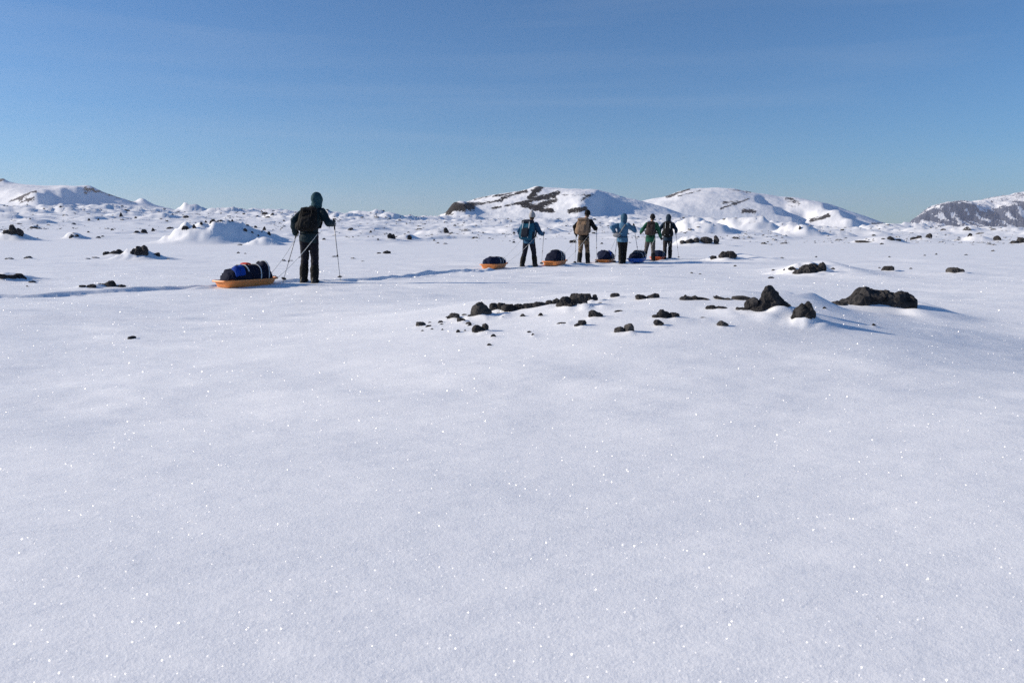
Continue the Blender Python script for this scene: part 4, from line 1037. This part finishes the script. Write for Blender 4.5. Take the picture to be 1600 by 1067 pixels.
# ---- lone hiker at the left
P1 = person('lone hiker in a dark teal hooded jacket and black trousers, at left, leaning forward', 483, 441, 6,
    dict(head=(497.5, 317.5, .10), neck=(492, 331.5, .05), hip=(485, 372.5, 0), footL=(474, 440, .03), footR=(492, 441, -.03), handL=(462, 368, .06), handR=(519, 353, .20)),
    dict(jacket=cloth('dark teal jacket', (0.010, 0.026, 0.036)), hood=cloth('teal hood', (0.016, 0.060, 0.080)), trousers=cloth('black navy trousers', (0.010, 0.010, 0.018)), glove=cloth('teal black glove', (0.010, 0.035, 0.045))),
    hood=True, tops={'L': tipf(441, 440), 'R': tipf(532, 438)}, seed=21)
backpack(P1, 'black worn backpack on the back of the lone teal-hooded hiker', cloth('black pack', (0.008, 0.008, 0.009)), M_BLACK, w=.34, dp=.16, t0=.16, t1=.98, seed=5)
pole((532, 438), P1['poles']['R'], 'trekking pole in the right hand of the lone hiker at left')
pole((441, 440), P1['poles']['L'], 'trekking pole trailing behind the left hand of the lone hiker')
S1 = sled(386, 446, 33, M_ORANGE, 'large orange sled nearest the camera, behind the lone hiker', 'long dark navy duffel with pale straps on the nearest orange sled', M_NAVY2,
    [(0, .12), (.05, .22), (.2, .31), (.35, .34), (.5, .345), (.65, .345), (.75, .35), (.84, .42), (.90, .43), (.96, .32), (1, .15)], straps=(.42, .68, .86), seed=31, lashing=True, L=1.20, Wd=.45, bw=.38)
rope('pale tow rope from the nearest orange sled to the lone hiker', S1, P1)
# blue mat draped over the load, red pouch on its top
def draped(S, t0, t1, k0, k1, mat, name, label, cat, off=.016):
    n = 40; bm = bmesh.new(); g = []
    for t in np.linspace(t0, t1, 9):
        r0, r1 = S['bagring'](t, off, n), S['bagring'](t, off + .022 + .012 * math.sin(t * 40), n)
        sec = [r0[k % n] for k in range(k0, k1 + 1)] + [r1[k % n] for k in range(k1, k0 - 1, -1)]
        g.append(sec)
    loft(bm, g)
    o = obj(name, bm, mat, None, S['B']); o.rotation_euler = (0, 0, -S['h']); return tag(o, label, cat)
draped(S1, .15, .23, 0, 8, M_BLUEPAD, 'folded_mat', 'bright blue folded mat on the nearest sled load, left of the pair', 'mat')
draped(S1, .245, .33, 0, 8, M_BLUEPAD, 'folded_mat', 'bright blue folded mat on the nearest sled load, right of the pair', 'mat')
draped(S1, .46, .55, 8, 12, M_RED, 'pouch', 'small red pouch on top of the nearest duffel', 'pouch', .02)

# ---- the group on the right
P2 = person('hiker in blue jacket and light grey knitted hat, last of the group of five', 826, 415.5, 22,
    dict(head=(831.5, 338.5, .08), neck=(829, 349, .03), hip=(826.5, 375.5, 0), footL=(815.5, 415, .0), footR=(836, 415, .12), handL=(815, 371, .22), handR=(848, 367, .15)),
    dict(jacket=cloth('blue jacket', (0.022, 0.080, 0.165)), trousers=cloth('dark navy trousers', (0.011, 0.012, 0.024)), hat=cloth('grey knit hat', (0.36, 0.36, 0.37), .9, .6), buff=cloth('blue scarf', (0.06, 0.16, 0.28))), hat='bobble', tops={'R': tipf(846, 412)}, seed=41)
backpack(P2, 'large blue and black backpack on the grey-hatted hiker', cloth('petrol blue pack', (0.010, 0.085, 0.150)), cloth('black blue lid', (0.010, 0.016, 0.030)), w=.40, dp=.27, t0=-.02, t1=1.08, trim=M_CORD, seed=8)
pole((846, 412), P2['poles']['R'], 'trekking pole in the right hand of the grey-hatted hiker')
S2 = sled(773, 418, 20, M_ORANGE, 'orange sled behind the grey-hatted hiker, leftmost of the group', 'navy duffel bundle on the leftmost sled of the group', M_NAVY,
    [(0, .15), (.06, .26), (.3, .29), (.55, .28), (.8, .27), (.92, .28), (1, .14)], straps=(.45, .62, .85), seed=33)
rope('pale tow rope from the leftmost group sled to the grey-hatted hiker', S2, P2)

P3 = person('hiker in black top and camouflage trousers with a tan pack', 911.5, 411.5, 20,
    dict(head=(917.5, 335, .10), neck=(914, 344.5, .04), hip=(911.5, 371, 0), footL=(905, 411, .0), footR=(918.5, 411.5, .05), handL=(900, 367, .15), handR=(932, 357, .20)),
    dict(jacket=cloth('black fleece', (0.012, 0.012, 0.014)), trousers=M_CAMO, hat=cloth('black hat', (0.012, 0.011, 0.011), .9, .5), buff=cloth('beige scarf', (0.25, 0.19, 0.15))), tops={'R': tipf(932, 411), 'L': tipf(898, 412)}, hgt=1.8, seed=51)
backpack(P3, 'bulky tan backpack on the hiker with camouflage trousers', cloth('tan pack', (0.27, 0.185, 0.125)), cloth('grey tan lid', (0.20, 0.145, 0.105)), w=.42, dp=.27, t0=.10, t1=1.02, strap_mat=cloth('tan strap', (.2, .15, .11)), trim=cloth('dark tan strap', (.10, .08, .06)), seed=9)
pole((932, 411), P3['poles']['R'], 'trekking pole in the right hand of the camouflage-trousered hiker')
pole((898, 412), P3['poles']['L'], 'trekking pole in the left hand of the camouflage-trousered hiker')
S3 = sled(868, 413, 24, M_ORANGE, 'orange sled between the grey-hatted and camouflage-trousered hikers', 'high domed navy duffel on the sled behind the camouflage-trousered hiker', M_NAVY2,
    [(0, .10), (.1, .22), (.25, .36), (.45, .44), (.62, .43), (.75, .36), (.82, .40), (.92, .34), (1, .18)], straps=(.5, .66, .8), seed=35)
rope('pale tow rope from the domed load to the camouflage-trousered hiker', S3, P3)

P4 = person('hiker in light blue hooded jacket with right arm raised', 972, 411, 22,
    dict(head=(974.5, 342, .08), neck=(972.5, 351, .03), hip=(972, 374, 0), footL=(969.5, 410, -.05), footR=(975, 411, .18), handL=(962, 366, .10), handR=(991, 355, .25)),
    dict(jacket=cloth('light blue jacket', (0.070, 0.170, 0.285)), hood=cloth('grey blue hood', (0.035, 0.095, 0.160)), trousers=cloth('black trousers', (0.010, 0.010, 0.012))), hood=True, tops={'R': tipf(1000, 411), 'L': tipf(960, 410)}, hgt=1.70, seed=61)
pole((1000, 411), P4['poles']['R'], 'trekking pole in the raised right hand of the light blue hiker')
pole((960, 410), P4['poles']['L'], 'trekking pole in the left hand of the light blue hiker')
# sling bag
def sling(P):
    B, Fd, Rt, sp = P['base'], P['F'], P['R'], P['spine']
    bm = bmesh.new(); c = sp(.25) - Rt * .16 - Fd * .16
    ico(bm, c, (.14, .06, .075), 3, Matrix((Rt, Fd, Vector((0, 0, 1)))).transposed()); box(bm, c, (.2, .08, .1), Matrix((Rt, Fd, Vector((0, 0, 1)))).transposed())
    b = obj('sling_bag', remesh(bm, .01, 3), cloth('grey sling bag', (0.24, 0.25, 0.27)), None, B); tag(b, 'grey sling bag at the left hip of the light blue hiker', 'bag')
    bm = bmesh.new(); pts = [sp(.25) - Rt * .1 - Fd * .185, sp(.6) + Rt * .01 - Fd * .175, sp(.92) + Rt * .10 - Fd * .125, sp(1.0) + Rt * .13, sp(.85) + Rt * .08 + Fd * .14, sp(.4) - Rt * .10 + Fd * .17, sp(.25) - Rt * .2 + Fd * .02]
    tube(bm, pts, [(.022, .008)] * 7, 8, Rt); obj('strap', bm, cloth('grey strap', (0.20, 0.21, 0.22)), b)
sling(P4)
S4 = sled(946, 410, 20, M_ORANGE, 'orange sled just behind the light blue hiker', 'navy load with bright blue patch on the sled of the light blue hiker', M_NAVY,
    [(0, .16), (.05, .30), (.12, .42), (.3, .42), (.45, .36), (.6, .30), (.75, .38), (.85, .34), (1, .12)], straps=(.62, .72, .86), seed=37)
draped(S4, .28, .44, 0, 6, M_BLUEPAD, 'folded_mat', 'bright blue roll on the load behind the light blue hiker', 'mat')
rope('pale tow rope from the third orange sled to the light blue hiker', S4, P4)

P5 = person('hiker in green jacket and grey trousers, second from the front', 1016.5, 408, 15,
    dict(head=(1018.5, 341.5, .06), neck=(1017, 350, .02), hip=(1015.5, 374, 0), footL=(1008.5, 406, .3), footR=(1020.5, 408, -.02), handL=(1001.5, 365, .18), handR=(1033, 374, .12)),
    dict(jacket=cloth('green jacket', (0.015, 0.095, 0.058)), trousers=cloth('grey trousers', (0.085, 0.078, 0.078)), hat=cloth('dark hat', (0.020, 0.019, 0.022), .9, .5), buff=cloth('dark scarf', (0.025, 0.028, 0.030))), hgt=1.73, seed=71)
backpack(P5, 'small dark brown backpack on the green-jacketed hiker', cloth('brown pack', (0.055, 0.042, 0.042)), cloth('dark brown lid', (0.040, 0.030, 0.030)), w=.32, dp=.20, t0=.20, t1=1.03, seed=12)
S5 = sled(995.5, 408.6, 20, M_BLUESLED, 'blue sled between the light blue and green-jacketed hikers', 'navy duffel on the blue sled', M_NAVY2,
    [(0, .14), (.06, .24), (.3, .26), (.5, .30), (.7, .36), (.9, .34), (1, .15)], straps=(.4, .75), seed=39)
rope('pale tow rope from the blue sled to the green-jacketed hiker', S5, P5)

P6 = person('leading hiker in dark hooded jacket, farthest right', 1042.5, 404.5, 15,
    dict(head=(1043.5, 342.5, .08), neck=(1043, 350.5, .03), hip=(1042.5, 373, 0), footL=(1038, 404, .0), footR=(1047, 404.5, .06), handL=(1032.5, 363, .25), handR=(1055.5, 365, .10)),
    dict(jacket=cloth('dark slate blue jacket', (0.014, 0.034, 0.062)), hood=cloth('dark grey blue hood', (0.025, 0.045, 0.070)), trousers=cloth('dark grey trousers', (0.034, 0.030, 0.032)), gaiter=cloth('dark grey gaiter', (0.020, 0.018, 0.020))), hood=True, tops={'R': tipf(1061, 404.5)}, hgt=1.8, seed=81)
backpack(P6, 'black backpack on the leading hiker', cloth('black pack two', (0.012, 0.014, 0.014)), M_BLACK, w=.36, dp=.22, t0=.05, t1=1.03, trim=M_CORD, seed=14)
pole((1061, 404.5), P6['poles']['R'], 'trekking pole in the right hand of the leading hiker')
S6 = sled(1028, 405.4, 20, M_REDOR, 'red-orange sled of the leading hiker, half hidden by grey trousers', 'navy duffel on the red-orange sled', M_NAVY,
    [(0, .16), (.06, .30), (.3, .33), (.6, .33), (.9, .30), (1, .14)], straps=(.4, .75), seed=40)
rope('pale tow rope from the red-orange sled to the leading hiker', S6, P6)
# ================================================================ HAZE
bm = bmesh.new(); box(bm, (0, 0, 262.0), (26000, 26000, 696.0))
hz = obj('haze', bm)
mh = bpy.data.materials.new('thin cold air'); mh.use_nodes = True
mh.node_tree.nodes.clear()
ho = mh.node_tree.nodes.new('ShaderNodeOutputMaterial'); pv = mh.node_tree.nodes.new('ShaderNodeVolumePrincipled')
pv.inputs['Color'].default_value = (0.78, 0.81, 1.0, 1); pv.inputs['Density'].default_value = 5.0e-5; pv.inputs['Anisotropy'].default_value = 0.2
mh.node_tree.links.new(pv.outputs['Volume'], ho.inputs['Volume'])
hz.data.materials.append(mh)
tag(hz, 'thin bluish air over the far mountains', 'haze', None, 'stuff')
